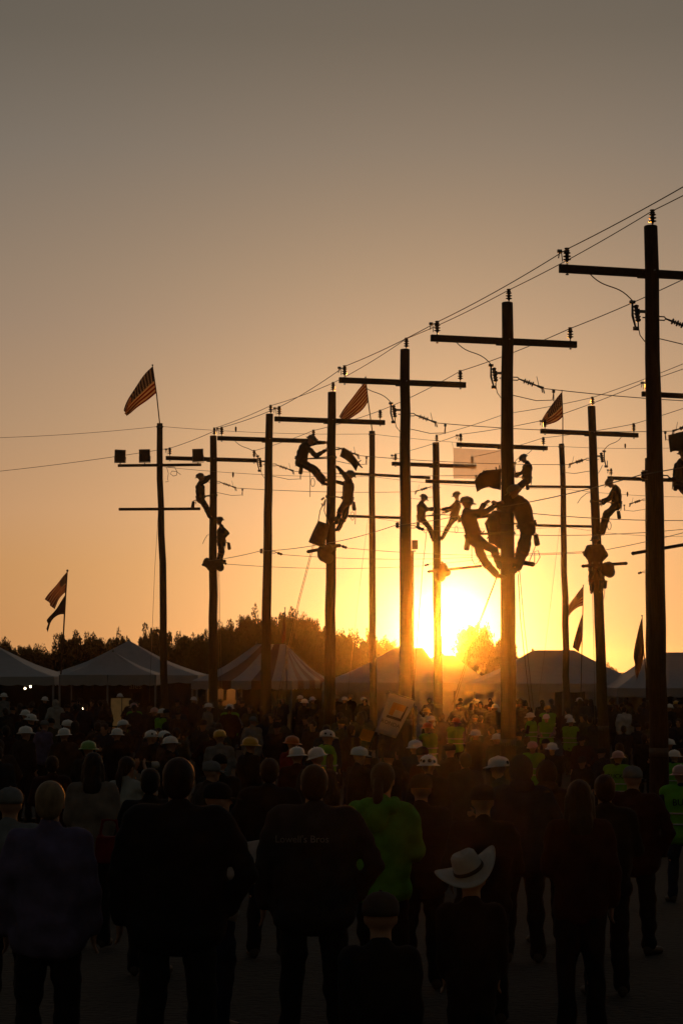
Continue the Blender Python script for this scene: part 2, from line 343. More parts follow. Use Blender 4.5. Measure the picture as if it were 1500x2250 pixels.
tent('long white tent below the sun, washed out by glare', 850, 84, 5.4, 6, 1500, 1424, ridge=1.2, off=.9, walls=((2, 0, 1, W_), (0, .45, 1, W_)))
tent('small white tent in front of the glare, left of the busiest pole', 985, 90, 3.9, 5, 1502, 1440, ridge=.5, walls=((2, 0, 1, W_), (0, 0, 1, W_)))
tent('big walled white tent with a dark doorway, right of the busiest pole', 1216, 86, 7.4, 7, 1502, 1429, ridge=1.8, walls=((0, 0, .45, W_), (0, .455, .63, DARK), (0, .635, 1, W_), (2, 0, 1, W_)))  # doorway is a dark sheet, the shade inside put into its colour
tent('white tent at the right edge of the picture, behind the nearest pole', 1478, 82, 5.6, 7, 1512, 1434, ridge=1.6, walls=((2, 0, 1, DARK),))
# a pale curtain and a panel with its light built in as emission, under the canopies
def curtain():
    a, b = P(597, 1500, 83), P(640, 1500, 83); g = gz(a.x, a.y); t = thing('tent_curtain', 'pale gathered curtain hanging under the striped marquee', 'curtain', ((a.x + b.x) / 2, a.y, g))
    mb = MB(); n = 26; vs_ = []; fs = []
    for i in range(n + 1):
        p = a.lerp(b, i / n); y = p.y + .05 * math.sin(i * 1.6); vs_ += [(p.x, y, g + .02), (p.x + .03 * math.sin(i), y, CAMZ + (HOR - (1521 - 8 * i / n)) / F * 83)]
    for i in range(n): fs.append((2 * i, 2 * i + 2, 2 * i + 3, 2 * i + 1))
    part('cloth', mb.add(vs_, fs), mat('pale_curtain', (.66, .62, .54), .9, .1, 5, 0, 0, .5), t)
    part('rail', MB().tube([(a.x - .05, a.y, CAMZ + (HOR - 1520) / F * 83), (b.x + .05, a.y, CAMZ + (HOR - 1512) / F * 83)], .02), TENTP, t)
curtain()
def self_lit_booth():
    a = P(243, 1530, 83); b = P(318, 1530, 83); g = gz(a.x, a.y); zt = CAMZ + (HOR - 1534) / F * 83
    t = thing('booth_board', 'tan booth board with a dim built-in glow under the small canopy', 'board', ((a.x + b.x) / 2, a.y, g))
    m = mat('self_lit_booth_panel', (.4, .28, .15), .8, .4, 2.5, emit=((1, .55, .18), .035))  # faint emission stands in for light on the panel; no lamp built
    for k in range(3):
        x0 = a.x + (b.x - a.x) * k / 3; x1 = a.x + (b.x - a.x) * (k + 1) / 3
        part('panel', MB().box(((x0 + x1) / 2, a.y, (zt + g + .5) / 2), (x1 - x0 - .04, .04, zt - g - .5)), m, t, False)
        part('foot', MB().box((x0 + .03, a.y, g + .25), (.05, .3, .56)), ARM, t, False)
    c = P(288, 1511, 79.5); bo = thing('hanging_sign', 'dark sign board with pale letters hanging under the small canopy', 'sign', (c.x, c.y, c.z - .25))
    part('board', MB().box(c, (1.15, .03, .42)), DARK, bo, False)
    part('hanger', MB().tube([c + V((-.4, 0, .2)), c + V((-.4, 0, .7))], .008).tube([c + V((.4, 0, .2)), c + V((.4, 0, .7))], .008), STEEL, bo)
    o = obj('lettering', text_mesh('ales', .34), CLOTH['pale'], bo); o.location = V((.18, -.02, .30)); o.rotation_euler = (math.pi / 2, 0, 0)
self_lit_booth()
BULB = mat('lamp_bulb', (1, .8, .5), .4, 0, emit=((1, .78, .5), 9.0))
def bulb(px, py, d, label, r_=.045, hang=.35):
    p = P(px, py, d); t = thing('hanging_lamp', label, 'lamp', p, 0, 'lit lamps under the tents')
    part('bulb', MB().ball(p, (r_, r_, r_ * 1.15)), BULB, t); part('socket', MB().lathe([(.02, 0), (.022, .06), (.008, .09)], p + V((0, 0, r_ * .9))), INK, t)
    part('cord', MB().tube([p + V((0, 0, r_ + .05)), p + V((0, 0, hang))], .006, 6), INK, t)
bulb(77, 1501, 83, 'highest of three lit lamps under the leftmost tent'); bulb(67, 1509, 83.5, 'middle of three lit lamps under the leftmost tent'); bulb(55, 1513, 84, 'lowest of three lit lamps under the leftmost tent')
bulb(183, 1557, 70, 'single lit lamp low in the crowd left of the canopy', .035, .25); bulb(1494, 1526, 82, 'lit lamp under the tent at the right edge')
# ------------------------------------------------------------------ utility poles
SHED = [(.02, 0), (.022, .02), (.064, .035), (.066, .045), (.03, .055), (.03, .075), (.064, .09), (.066, .10), (.03, .11), (.03, .13), (.06, .145), (.06, .155), (.035, .17), (.045, .185), (.045, .195), (.03, .2), (.03, .21), (.045, .22), (.04, .235), (.01, .24)]
INSUL = MB().lathe(SHED, (0, 0, .05)).mesh('insulator')
PIN = MB().lathe([(.012, -.17), (.012, .06)], n=8).lathe([(.028, -.165), (.028, -.15)], n=6).mesh('pin')
POLES = {}
def pole(key, label, xt, yt, xb, s, row, feats=(), rt_=.112, rb_=.165, dead=1):
    d = F / s; top = P(xt, yt, d); b0 = P(xb, 1500, d); k = (top.z) / (top.z - b0.z); base = top + (b0 - top) * k
    base.y = top.y; g = gz(base.x, base.y); base.z = g
    t = thing('utility_pole', label, 'utility pole', base, 0, 'wooden utility poles in two rows')
    pts = []; rs = []; n = 14; rnd = random.Random(int(xt))
    for i in range(n + 1):
        f = i / n; p = base.lerp(top, f) + V((rnd.uniform(-1, 1), rnd.uniform(-1, 1), 0)) * .012 * (0 < i < n); pts.append(p); rs.append((rb_ + (rt_ - rb_) * f) * rnd.uniform(.985, 1.015))
    pts[0].z -= .3; pts.append(top + V((0, 0, .012))); rs.append(rt_ * .86)
    part('shaft', MB().tube(pts, rs, 20), WOOD, t)
    ax = V((row[1], -row[0], 0)).normalized(); ay = V((-ax.y, ax.x, 0)); Z = V((0, 0, 1))
    rot = basis(ax, ay, Z).to_3x3(); rad = lambda z: rb_ + (rt_ - rb_) * (z - g) / (top.z - g)
    axis = lambda z: base.lerp(top, (z - g) / (top.z - g))
    za = top.z - .76; ca = axis(za) + ay * (rad(za) + .052); LA = 3.12
    arm = MB(); arm.box(ca, (LA, .095, .13), rot); part('crossarm', arm, ARM, t, False)
    br = MB()
    br.tube([axis(za) - ay * (rad(za) + .03), ca + ay * .08], .014, 8); part('through_bolt', br, STEEL, t)
    part('gain_block', MB().box(axis(za) + ay * (rad(za) * .6) - Z * .075 - ax * .1, (.2, .12, .05), rot), ARM, t, False)
    ends = {}
    for nm, c in (('l', ca - ax * (LA / 2 - .13) + Z * .065), ('r', ca + ax * (LA / 2 - .13) + Z * .065), ('t', top + ax * .035 + Z * .0)):
        i_ = obj('insulator', INSUL, PORC, t, c - base); obj('pin', PIN, STEEL, i_); ends[nm] = c + Z * .265
    # a clamp stirrup hangs on the conductor beside the left insulator
    cl = ends['l'] - ax * .13 - Z * .04; part('clamp', MB().box(cl, (.07, .05, .05), rot).tube([cl, cl + V((-.02, 0, -.12))], .01, 6).tube([cl + ax * .03, cl + ax * .05 - Z * .17], .008, 6).tube([cl, ends['l'] - Z * .05], .008, 6), STEEL, t)
    zc = top.z - 1.46; pc = axis(zc) - ax * (rad(zc) + .15) * dead
    if 'cutout' in feats:                # fused cutout on a bracket with its lead down from the arm
        c = MB(); c.box(pc + ax * .09 * dead + Z * .02, (.17, .05, .045), rot); part('bracket', c, STEEL, t, False)
        c = MB(); c.lathe([(.02, -.16), (.04, -.15), (.05, -.12), (.03, -.11), (.055, -.07), (.03, -.06), (.058, -.01), (.03, 0), (.058, .05), (.03, .06), (.05, .11), (.02, .13)], pc, Matrix.Rotation(R(-8), 3, 'Y'))
        co = part('cutout', c, PORC, t)
        c = MB(); q = pc - ax * .08 * dead; c.tube([q + Z * .15, q - Z * .06, q + ax * .05 - Z * .24], [.018, .022, .016], 8); c.box(q + Z * .17, (.09, .05, .05), rot).box(q + ax * .06 - Z * .27, (.09, .05, .06), rot).tube([q + ax * .1 - Z * .1, q + ax * .1 - Z * .3], .012, 6)
        part('fuse_tube', c, POLY, t)
        a = ca - ax * LA * .33 * dead - Z * .06; e = pc - ax * .05 * dead + Z * .16; pts = []
        for i in range(13):
            f = i / 12; p = a.lerp(e, f); p += Z * (-.10 * math.sin(f * math.pi) * (1 - f) + .14 * math.sin(f * math.pi) * f); pts.append(p)
        part('jumper_wire', MB().tube(pts, .0095, 6), WIRE, t)
        part('tap_wire', MB().tube([pc - Z * .24 + ax * .02, pc - Z * .38 + ax * .05 * dead, axis(zc - .5) - ax * rad(zc) * dead], .008, 6), WIRE, t)
    zd = top.z - 1.54; res = {}
    def deadend(name, z, out, sheds, L_=.62):
        o0 = axis(z) + out * rad(z); m = MB(); m.tube([o0 + Z * .03, o0 + out * .1 + Z * .03, o0 + out * .13], .011, 6).tube([o0 - Z * .03, o0 + out * .1 - Z * .03, o0 + out * .13], .011, 6)
        m.tube([o0 - out * (rad(z) * 2 + .05), o0], .012, 6); part('eye_bolt', m, STEEL, t)
        dr = (out - Z * .32).normalized(); s0 = o0 + out * .12; rr = dr.to_track_quat('Z', 'Y').to_matrix()
        if sheds:
            pr = [(.014, 0), (.018, .1)]
            for k in range(5):
                h = .12 + k * .045; big = .055 if k % 2 == 0 else .04; pr += [(.018, h), (big, h + .012), (big, h + .018), (.018, h + .024)]
            pr += [(.018, .36), (.014, .42)]; part('strain_insulator', MB().lathe(pr, s0, rr, 12), POLY, t)
            c = MB(); e = s0 + dr * .42; c.tube([e, e + dr * .14], [.022, .03], 8).tube([e + dr * .1 - Z * .02, e + dr * .12 - Z * .1], .012, 6).tube([e + dr * .14 - Z * .02, e + dr * .16 - Z * .1], .012, 6).tube([e + dr * .04, e + dr * .02 + Z * .2 - out * .03], .006, 6)
            part('strain_clamp', c, STEEL, t); return e + dr * .16
        c = MB(); c.lathe([(.012, 0), (.012, .05), (.03, .06), (.045, .10), (.03, .14), (.045, .18), (.012, .22)], s0, rr, 10); part('spool_insulator', c, PORC, t)
        return s0 + dr * .22
    if dead:
        res['dd'] = deadend('d', zd, ax * dead, True)
        a = axis(zd - .34) + ax * rad(zd) * dead; e = res['dd'] + ax * .2 * dead - Z * .07
        part('jumper_loop', MB().tube([a, a + ax * .28 * dead - Z * .05, a + ax * .5 * dead - Z * .09, e - Z * .16 - ax * .03 * dead, e], .008, 6), WIRE, t)
        part('tap_clamp', MB().box(e + Z * .02, (.05, .04, .06), rot).tube([e, e - Z * .18], .012, 6), STEEL, t)
        zn = top.z - 4.16; o = axis(zn) - ax * (rad(zn) + .06) * dead
        part('spool_rack', MB().lathe([(.02, -.06), (.045, -.05), (.045, -.02), (.028, 0), (.045, .02), (.045, .05), (.02, .06)], o), PORC, t)
        part('spool_bracket', MB().box(o + ax * .03 * dead + Z * .07, (.11, .03, .012), rot).box(o + ax * .03 * dead - Z * .07, (.11, .03, .012), rot), STEEL, t, False)
        res['n'] = deadend('n', zn - .03, ax * dead, False); res['ns'] = o - ax * .045 * dead
    part('identification_band', MB().lathe([(rad(g + 1.75) + .004, -.07), (rad(g + 1.8) + .004, .07)], axis(g + 1.7), None, 20), mat('worn_band', (.11, .10, .09), .8, .2, 20), t)
    POLES[key] = dict(root=t, base=base, top=top, ax=ax, ay=ay, axis=axis, rad=rad, d=d, s=s, ends=ends, rot=rot, **res)
    return t
RA = (-1.85, 6.7); RB = (-2.0, 5.6); c_ = ('cutout',)
pole('A1', 'nearest and tallest wooden utility pole, at the right edge', 1429, 497, 1444.5, 134, RA, c_)
pole('A2', 'wooden utility pole with the two largest linemen leaning on it', 1114, 665, 1115.5, 110, RA, c_)
pole('A3', 'thick bare utility pole just left of the sun', 889.5, 768, 890.5, 94, RA, c_)
pole('A4', 'utility pole with two linemen and a hanging canvas bucket', 729, 862, 724.5, 81, RA)
pole('A5', 'bare utility pole in front of the striped marquee', 592, 910, 583.5, 73, RA, c_)
pole('A6', 'leftmost utility pole, with two linemen and a lashed sack', 468.5, 958, 468, 66.5, RA)
pole('B0', 'utility pole mostly outside the right edge, only its arm showing', 1534, 806, 1540, 85, RB, c_, dead=-1)
pole('B1', 'utility pole right of centre with a climber seen from behind', 1299, 893, 1322, 76.5, RB, c_, dead=-1)
pole('B2', 'utility pole hidden behind the busiest pole, its arm above a pale banner', 1108, 927, 1110, 70, RB, c_, dead=-1)
pole('B3', 'slim utility pole standing right in front of the sun', 957, 973, 962, 64, RB, dead=-1)
pole('C1', 'far utility pole hidden behind the nearest pole, its arm sticking out', 1423, 1007, 1428, 60, RB, dead=-1)
# ------------------------------------------------------------------ flag posts and floodlights
def post(key, label, xt, yt, xb, s, arms, rt_=.095, rb_=.125):
    d = F / s; top = P(xt, yt, d); b0 = P(xb, 1500, d); base = top + (b0 - top) * (top.z / (top.z - b0.z)); base.y = top.y; base.z = gz(base.x, base.y)
    t = thing('flag_post', label, 'post', base, 0, 'plain posts carrying flags'); rnd = random.Random(int(xt)); pts = []; rs = []
    for i in range(13):
        f = i / 12; pts.append(base.lerp(top, f) + V((rnd.uniform(-1, 1) * .03 * (0 < i < 12), 0, 0))); rs.append((rb_ + (rt_ - rb_) * f) * rnd.uniform(.97, 1.03))
    pts[0].z -= .3; part('shaft', MB().tube(pts, rs, 16), POST, t)
    for (x0, y0, x1, y1) in arms:
        a, b = P(x0, y0, d - .16), P(x1, y1, d - .16); m = (b - a).normalized(); rot = basis(m, V((0, 1, 0)), m.cross(V((0, 1, 0)))).to_3x3()
        part('arm', MB().box((a + b) / 2, ((b - a).length, .09, .085), rot), ARM, t, False)
        q = a + (b - a) * ((xt - x0) / (x1 - x0)); part('arm_bolt', MB().tube([q - V((0, .08, 0)), q + V((0, .33, 0))], .014, 6), STEEL, t)
    part('rope_collar', MB().lathe([(rt_ + .008, -.03), (rt_ + .025, 0), (rt_ + .008, .03)], top - V((0, 0, .11)), None, 16), STEEL, t)
    POLES[key] = dict(root=t, base=base, top=top, d=d, s=s); return t
post('P1', 'post with a flag on top and three floodlights on its arm', 351, 930, 360, 69, ((259, 1023, 442, 1021), (261, 1119, 440, 1118)))
post('P2', 'flag post between the two utility poles left of the sun', 817, 947, 819, 66.7, ((745, 1039, 945, 1050), (764, 1134, 884, 1138)))
post('P3', 'flag post right of the busiest pole', 1233, 975, 1244, 62.7, ((1160, 1069, 1302, 1070), (1160, 1154, 1302, 1157)))
p_ = POLES['B2']; a_, b_ = P(934, 1057, p_['d'] + .2), P(1118, 1063, p_['d'] + .2); m_ = (b_ - a_).normalized()
part('lower_arm', MB().box((a_ + b_) / 2, ((b_ - a_).length, .09, .10), basis(m_, V((0, 1, 0)), m_.cross(V((0, 1, 0)))).to_3x3()), ARM, p_['root'], False)
a_, b_ = P(1045, 1136, p_['d'] + .2), P(1118, 1128, p_['d'] + .2); m_ = (b_ - a_).normalized()
part('brace', MB().box((a_ + b_) / 2, ((b_ - a_).length, .09, .12), basis(m_, V((0, 1, 0)), m_.cross(V((0, 1, 0)))).to_3x3()), ARM, p_['root'], False)
def floodlight(px, py, lab, tilt, yb):
    d = POLES['P1']['d'] - .16; c = P(px, py, d); base = P(px, yb, d); t = thing('floodlight', lab, 'floodlight', base, 0, 'floodlights on the left post')
    rot = Matrix.Rotation(R(tilt), 3, 'Y') @ Matrix.Rotation(R(12), 3, 'X'); h = .40
    part('housing', MB().box(c, (.34, .10, h), rot).box(c + V((0, .09, 0)), (.24, .1, .28), rot, .7), INK, t, False)
    for s_ in (-1, 1): part('rim', MB().box(c + rot @ V((s_ * .165, -.055, 0)), (.02, .02, h), rot).box(c + rot @ V((0, -.055, s_ * h / 2 * .96)), (.31, .02, .02), rot), STEEL, t, False)
    part('lens', MB().box(c + rot @ V((0, -.052, 0)), (.3, .012, h * .9), rot), mat('lamp_glass', (.04, .04, .045), .1, .05, 3, 0, 0, 0, .6), t, False)
    part('yoke', MB().tube([c + rot @ V((-.18, 0, -.02)), base + V((-.18, 0, .05)), base + V((.18, 0, .05)), c + rot @ V((.18, 0, -.02))], .011, 6).tube([base + V((0, 0, -.06)), base + V((0, 0, .06))], .018, 6), STEEL, t)
floodlight(264, 1002, 'floodlight at the left end of the post arm', 3, 1020); floodlight(318, 1001, 'floodlight just left of the post shaft', -1, 1020); floodlight(435, 1000, 'floodlight at the right end of the post arm', -2, 1019)
t_ = thing('loose_cable', 'thin looped cable dangling beside the floodlight post', 'cable', P(365, 1024, 63)); d_ = 63.1
part('cable', MB().tube([P(x, y, d_) for x, y in ((368, 1026), (383, 1026), (389, 1036), (388, 1044), (381, 1046), (374, 1041), (378, 1035), (388, 1036), (397, 1043))], .009, 6), WIRE, t_)
part('lead', MB().tube([P(x, y, d_) for x, y in ((366, 1026), (370, 1040), (368, 1052), (370, 1058), (363, 1059))], .008, 6), WIRE, t_)
# ------------------------------------------------------------------ flags
def flag_material(name, us, base=(.05, .05, .07)):
    m = bpy.data.materials.new(name); m.use_nodes = True; t = m.node_tree; t.nodes.clear(); nd = t.nodes.new
    def mm(op, a, b):
        n = nd('ShaderNodeMath'); n.operation = op
        for i, x in enumerate((a, b)):
            if isinstance(x, (int, float)): n.inputs[i].default_value = x
            else: t.links.new(x, n.inputs[i])
        return n.outputs[0]
    uv = nd('ShaderNodeUVMap'); sp = nd('ShaderNodeSeparateXYZ'); t.links.new(uv.outputs[0], sp.inputs[0])
    def rgb(f, a, b):
        n = nd('ShaderNodeMix'); n.data_type = 'RGBA'
        for k, x in (('Factor', f), ('A', a), ('B', b)):
            if isinstance(x, tuple): n.inputs[k].default_value = x
            else: t.links.new(x, n.inputs[k])
        return n.outputs['Result']
    if us:
        st = mm('GREATER_THAN', mm('FRACT', mm('MULTIPLY', sp.outputs['Y'], 6.5), 0), .5)
        stripes = rgb(st, (.15, .012, .012, 1), (.44, .40, .34, 1))
        can = mm('MULTIPLY', mm('LESS_THAN', sp.outputs['X'], .4), mm('GREATER_THAN', sp.outputs['Y'], .4615))
        vx = nd('ShaderNodeTexVoronoi'); vx.inputs['Scale'].default_value = 1; vx.inputs['Randomness'].default_value = 0
        mp = nd('ShaderNodeMapping'); mp.inputs['Scale'].default_value = (22, 14, 1); t.links.new(uv.outputs[0], mp.inputs[0]); t.links.new(mp.outputs[0], vx.inputs['Vector'])
        canc = rgb(mm('LESS_THAN', vx.outputs['Distance'], .26), (.010, .012, .04, 1), (.35, .35, .35, 1)); col = rgb(can, stripes, canc)
    else:
        bnd = mm('GREATER_THAN', sp.outputs['Y'], .5); col = rgb(bnd, (base[0] * 2, base[1], base[2], 1), (*base, 1))
    df = nd('ShaderNodeBsdfDiffuse'); tr = nd('ShaderNodeBsdfTranslucent'); t.links.new(col, df.inputs[0]); t.links.new(col, tr.inputs[0])
    mx = nd('ShaderNodeMixShader'); mx.inputs[0].default_value = .38; t.links.new(df.outputs[0], mx.inputs[1]); t.links.new(tr.outputs[0], mx.inputs[2])
    o = nd('ShaderNodeOutputMaterial'); t.links.new(mx.outputs[0], o.inputs[0]); return m
USF = flag_material('stars_and_stripes_cloth', True)
def bez(a, b, c, t): return a * (1 - t) ** 2 + b * 2 * t * (1 - t) + c * t * t
def flag(label, staff, cloths, d, rs=.018):
    t = thing('flag', label, 'flag', P(*staff[-1], d), 0, 'flags flying over the field')
    pts = [P(x, y, d) for x, y in staff]; part('staff', MB().tube(pts, [rs * .7] + [rs] * (len(pts) - 1), 8), POST, t); part('finial', MB().ball(pts[0], (rs * 1.6,) * 3), STEEL, t)
    for us, tp, bt, amp, m, u0, u1 in [(*c, 0, 1) if len(c) == 5 else c for c in cloths]:        # tp / bt: three control points of the upper and lower edge, from staff to fly
        nu, nv = 28, 14; vs_ = []; fs = []; uvs = []
        tp3 = [P(x, y, d) for x, y in tp]; bt3 = [P(x, y, d) for x, y in bt]
        for j in range(nv + 1):
            for i in range(nu + 1):
                u, v = i / nu, j / nv; p = bez(*bt3, u).lerp(bez(*tp3, u), v)
                p.y += amp * u * (math.sin(v * 8.0 + u * 2.2) + .6 * math.sin(u * 9 - v * 3)) + .5 * u; p.x += .02 * math.sin(v * 11 + u * 7) * u; vs_.append(p); uvs.append((u0 + (u1 - u0) * u, v))
        for j in range(nv):
            for i in range(nu): o = j * (nu + 1) + i; fs.append((o, o + 1, o + nu + 2, o + nu + 1))
        me = MB().add(vs_, fs).mesh('cloth', t.location); ul = me.uv_layers.new(name='UVMap')
        for lp in me.loops: ul.data[lp.index].uv = uvs[lp.vertex_index]
        obj('cloth', me, m or USF, t)
DK1 = flag_material('dark_state_flag', False, (.025, .03, .045)); DK2 = flag_material('dark_red_flag', False, (.05, .03, .04)); DK3 = flag_material('black_flag', False, (.012, .012, .014))
dp = {k: POLES[k]['d'] for k in ('P1', 'P2', 'P3')}
flag('striped national flag on the floodlight post', [(335, 802), (344, 866), (351, 932)], [(True, [(336, 804), (292, 836), (270, 898)], [(344, 863), (308, 888), (272, 908)], .16, None, 0, .55)], dp['P1'])
flag('striped national flag partly behind a crossarm left of the sun', [(803, 829), (809, 885), (818, 950)], [(True, [(804, 838), (778, 858), (746, 912)], [(809, 881), (791, 912), (757, 918)], .16, None, .4, 1)], dp['P2'])
flag('striped national flag on the post right of the busiest pole', [(1234, 858), (1236, 915), (1236, 980)], [(True, [(1234, 861), (1212, 884), (1193, 920)], [(1237, 914), (1222, 932), (1196, 928)], .16, None, 0, .55)], dp['P3'])
flag('tall staff with a striped flag above a dark flag, left of the tents', [(148, 1254), (144, 1310), (139, 1400), (131, 1524)], [(True, [(148, 1256), (126, 1276), (96, 1316)], [(145, 1301), (132, 1304), (114, 1338)], .14, None), (False, [(144, 1306), (122, 1338), (100, 1362)], [(142, 1350), (112, 1346), (99, 1391)], .1, DK1)], 79, .03)
flag('staff with a glowing striped flag above a dark red flag, by the right post', [(1281, 1286), (1280, 1345), (1278, 1420), (1275, 1550)], [(True, [(1281, 1288), (1266, 1306), (1251, 1332)], [(1280, 1331), (1266, 1332), (1252, 1355)], .1, None), (False, [(1281, 1345), (1268, 1380), (1261, 1422)], [(1279, 1400), (1276, 1420), (1276, 1434)], .1, DK2)], 78, .02)
flag('limp black flag hanging on a staff left of the nearest pole', [(1410, 1353), (1413, 1420), (1420, 1496), (1423, 1560)], [(False, [(1410, 1356), (1398, 1400), (1396, 1438)], [(1415, 1424), (1414, 1470), (1402, 1497)], .08, DK3)], 76, .02)
flag('furled dark flag on a thin staff above the striped marquee', [(626, 1336), (628, 1400), (630, 1560)], [(False, [(626, 1340), (620, 1370), (617, 1400)], [(629, 1396), (626, 1410), (620, 1416)], .06, DK2)], 80, .02)
# ------------------------------------------------------------------ wires and ropes
def span(a, b, sag, n=14):
    return [a.lerp(b, i / n) - V((0, 0, 4 * sag * (i / n) * (1 - i / n))) for i in range(n + 1)]
def wire(name, label, cat, pts_list, sag=.05, r_=.0085, m=WIRE, group='conductors strung along the pole rows', n=12):
    pts = []
    for a, b in zip(pts_list, pts_list[1:]):
        q = span(V(a), V(b), sag * ((V(b) - V(a)).length / 8) ** 1.2, n); pts += q if not pts else q[1:]
    o = V(pts_list[0]); w_ = obj(name, MB().tube(pts, r_, 6).mesh(name, o), m); w_.location = o; return tag(w_, label, cat, group)
A = [POLES[k] for k in ('A1', 'A2', 'A3', 'A4', 'A5', 'A6')]; B = [POLES[k] for k in ('B0', 'B1', 'B2', 'B3')]
names = {'t': 'over the pole tops', 'l': 'over the left arm ends', 'r': 'over the right arm ends'}
for k in 'tlr':
    q = [p['ends'][k] for p in A]; q = [q[0] + (q[0] - q[1]) * 3, q[0] * 2 - q[1]] + q
    if k == 'l': q.append(P(0, 1051, 75) + V((-3, 0, 0)))
    wire('power_line', 'conductor of the near pole row running ' + names[k], 'wire', q)
    q = [p['ends'][k] for p in B]; q = [q[0] + (q[0] - q[1]) * 3, q[0] * 2 - q[1]] + q
    wire('power_line', 'conductor of the far pole row running ' + names[k], 'wire', q)
q = [p['ns'] for p in A]; wire('neutral_wire', 'lower neutral wire strung along the near pole row', 'wire', [q[0] + (q[0] - q[1]) * 3, q[0] * 2 - q[1]] + q)
q = [p['ns'] for p in B]; wire('neutral_wire', 'lower neutral wire strung along the far pole row', 'wire', [q[0] + (q[0] - q[1]) * 3, q[0] * 2 - q[1]] + q)
B_1 = B[0]['base'] * 2 - B[1]['base']; B_2 = B_1 + (B_1 - B[0]['base'])
nm = ['nearest pole toward the right edge', 'busiest pole toward the right edge', 'thick bare pole left of the sun to the right edge', 'pole with the bucket to the pole right of centre', 'bare pole by the marquee to the hidden pole', 'leftmost pole to the pole in front of the sun']
for i, p in enumerate(A):
    if i >= 2: e, en = B[i - 2]['dd'], B[i - 2]['n']
    else:
        bb = (B_2, B_1)[i]; e = V((bb.x, bb.y, B[0]['dd'].z)); en = V((bb.x, bb.y, B[0]['n'].z))
    wire('cross_span_wire', 'upper cross span from the ' + nm[i], 'wire', [p['dd'], e], .09, .0085, WIRE, 'cross spans between the pole rows')
    wire('cross_span_wire', 'lower cross span from the ' + nm[i], 'wire', [p['n'], en], .14, .0075, WIRE, 'cross spans between the pole rows')
g_ = 'boundary lines between the flag posts'; P1, P2, P3 = (POLES[k] for k in ('P1', 'P2', 'P3')); dz = V((0, -.12, -.11))
wire('boundary_line', 'upper line joining the heads of the flag posts', 'line', [P(-60, 963, 62), P1['top'] + dz, P2['top'] + dz, P3['top'] + dz, P(1560, 981, 72)], .10, .0065, WIRE, g_)
wire('boundary_line', 'lower line joining the flag posts at their upper arms', 'line', [P(361, 1026, 63.2), P(817, 1047, 65.3), P(1236, 1074, 69.4), P(1560, 1092, 72)], .12, .0065, WIRE, g_)
wire('boundary_line', 'lowest line from the middle flag post past the right post', 'line', [P(817, 1137, 65.3), P(1238, 1157, 69.5), P(1560, 1176, 72)], .22, .006, WIRE, g_)
for x, y, d in ((518, 947, 63.9), (512, 1047, 63.8), (1373, 984, 70.7), (1378, 1090, 70.6)):
    q = P(x, y - 6, d); tag(obj('line_marker', MB().lathe([(.01, -.12), (.03, -.06), (.03, .03), (.01, .06)], (0, 0, 0), None, 8).mesh('line_marker'), INK, None, q), 'small marker clipped to a boundary line ' + {518: 'left of the marquee, upper', 512: 'left of the marquee, lower', 1373: 'near the right edge, upper', 1378: 'near the right edge, lower'}[x], 'marker', 'markers on the boundary lines')
g_ = 'hand lines and guy ropes hanging from the poles'
def rope(label, pts, r_=.008, m=ROPE): wire('hand_line', label, 'rope', [P(*p) for p in pts], .02, r_, m, g_, 8)
rope('thin guy rope down the left side of the floodlight post', [(348, 1122, 63), (340, 1250, 62.5), (328, 1545, 60)], .006)
rope('hand line dangling right of the leftmost pole', [(481, 1250, 65.6), (484, 1400, 65.5), (488, 1540, 65)])
rope('second hand line close beside the leftmost pole', [(478, 1250, 65.9), (480, 1400, 65.8), (482, 1540, 65.5)], .007)
rope('long hand line slanting from the hanging bucket to the ground', [(687, 1196, 54), (655, 1320, 53.5), (600, 1575, 52)])
rope('doubled hand line beside the one from the bucket', [(690, 1196, 54.1), (658, 1320, 53.7), (606, 1575, 52.2)], .007)
rope('thin guy rope down from the middle flag post', [(808, 1139, 65.4), (785, 1330, 65), (760, 1560, 64)], .005)
rope('hand line hanging down toward the sun from the slim pole', [(937, 1168, 68), (928, 1250, 67.8), (915, 1420, 67.4), (906, 1560, 67)], .013)
rope('bright doubled rope slanting left from the busiest pole', [(1093, 1262, 39.9), (1045, 1385, 39), (993, 1548, 38)], .0085)
rope('strand lying close to the slanting rope of the busiest pole', [(1094, 1262, 40), (1048, 1385, 39.2), (998, 1548, 38.2)], .007)
rope('hand line hanging right of the busiest pole', [(1138, 1262, 40), (1143, 1360, 40), (1165, 1560, 40)])
rope('second hand line hanging right of the busiest pole', [(1140, 1240, 40.1), (1150, 1360, 40.2), (1172, 1560, 40.4)], .007)
rope('thin guy rope slanting left from the right flag post', [(1229, 1158, 69.6), (1210, 1320, 69), (1180, 1560, 67)], .005)
rope('hand line beside the pole with the climber seen from behind', [(1301, 1306, 56.6), (1304, 1420, 56.5), (1306, 1590, 56.4)], .007)
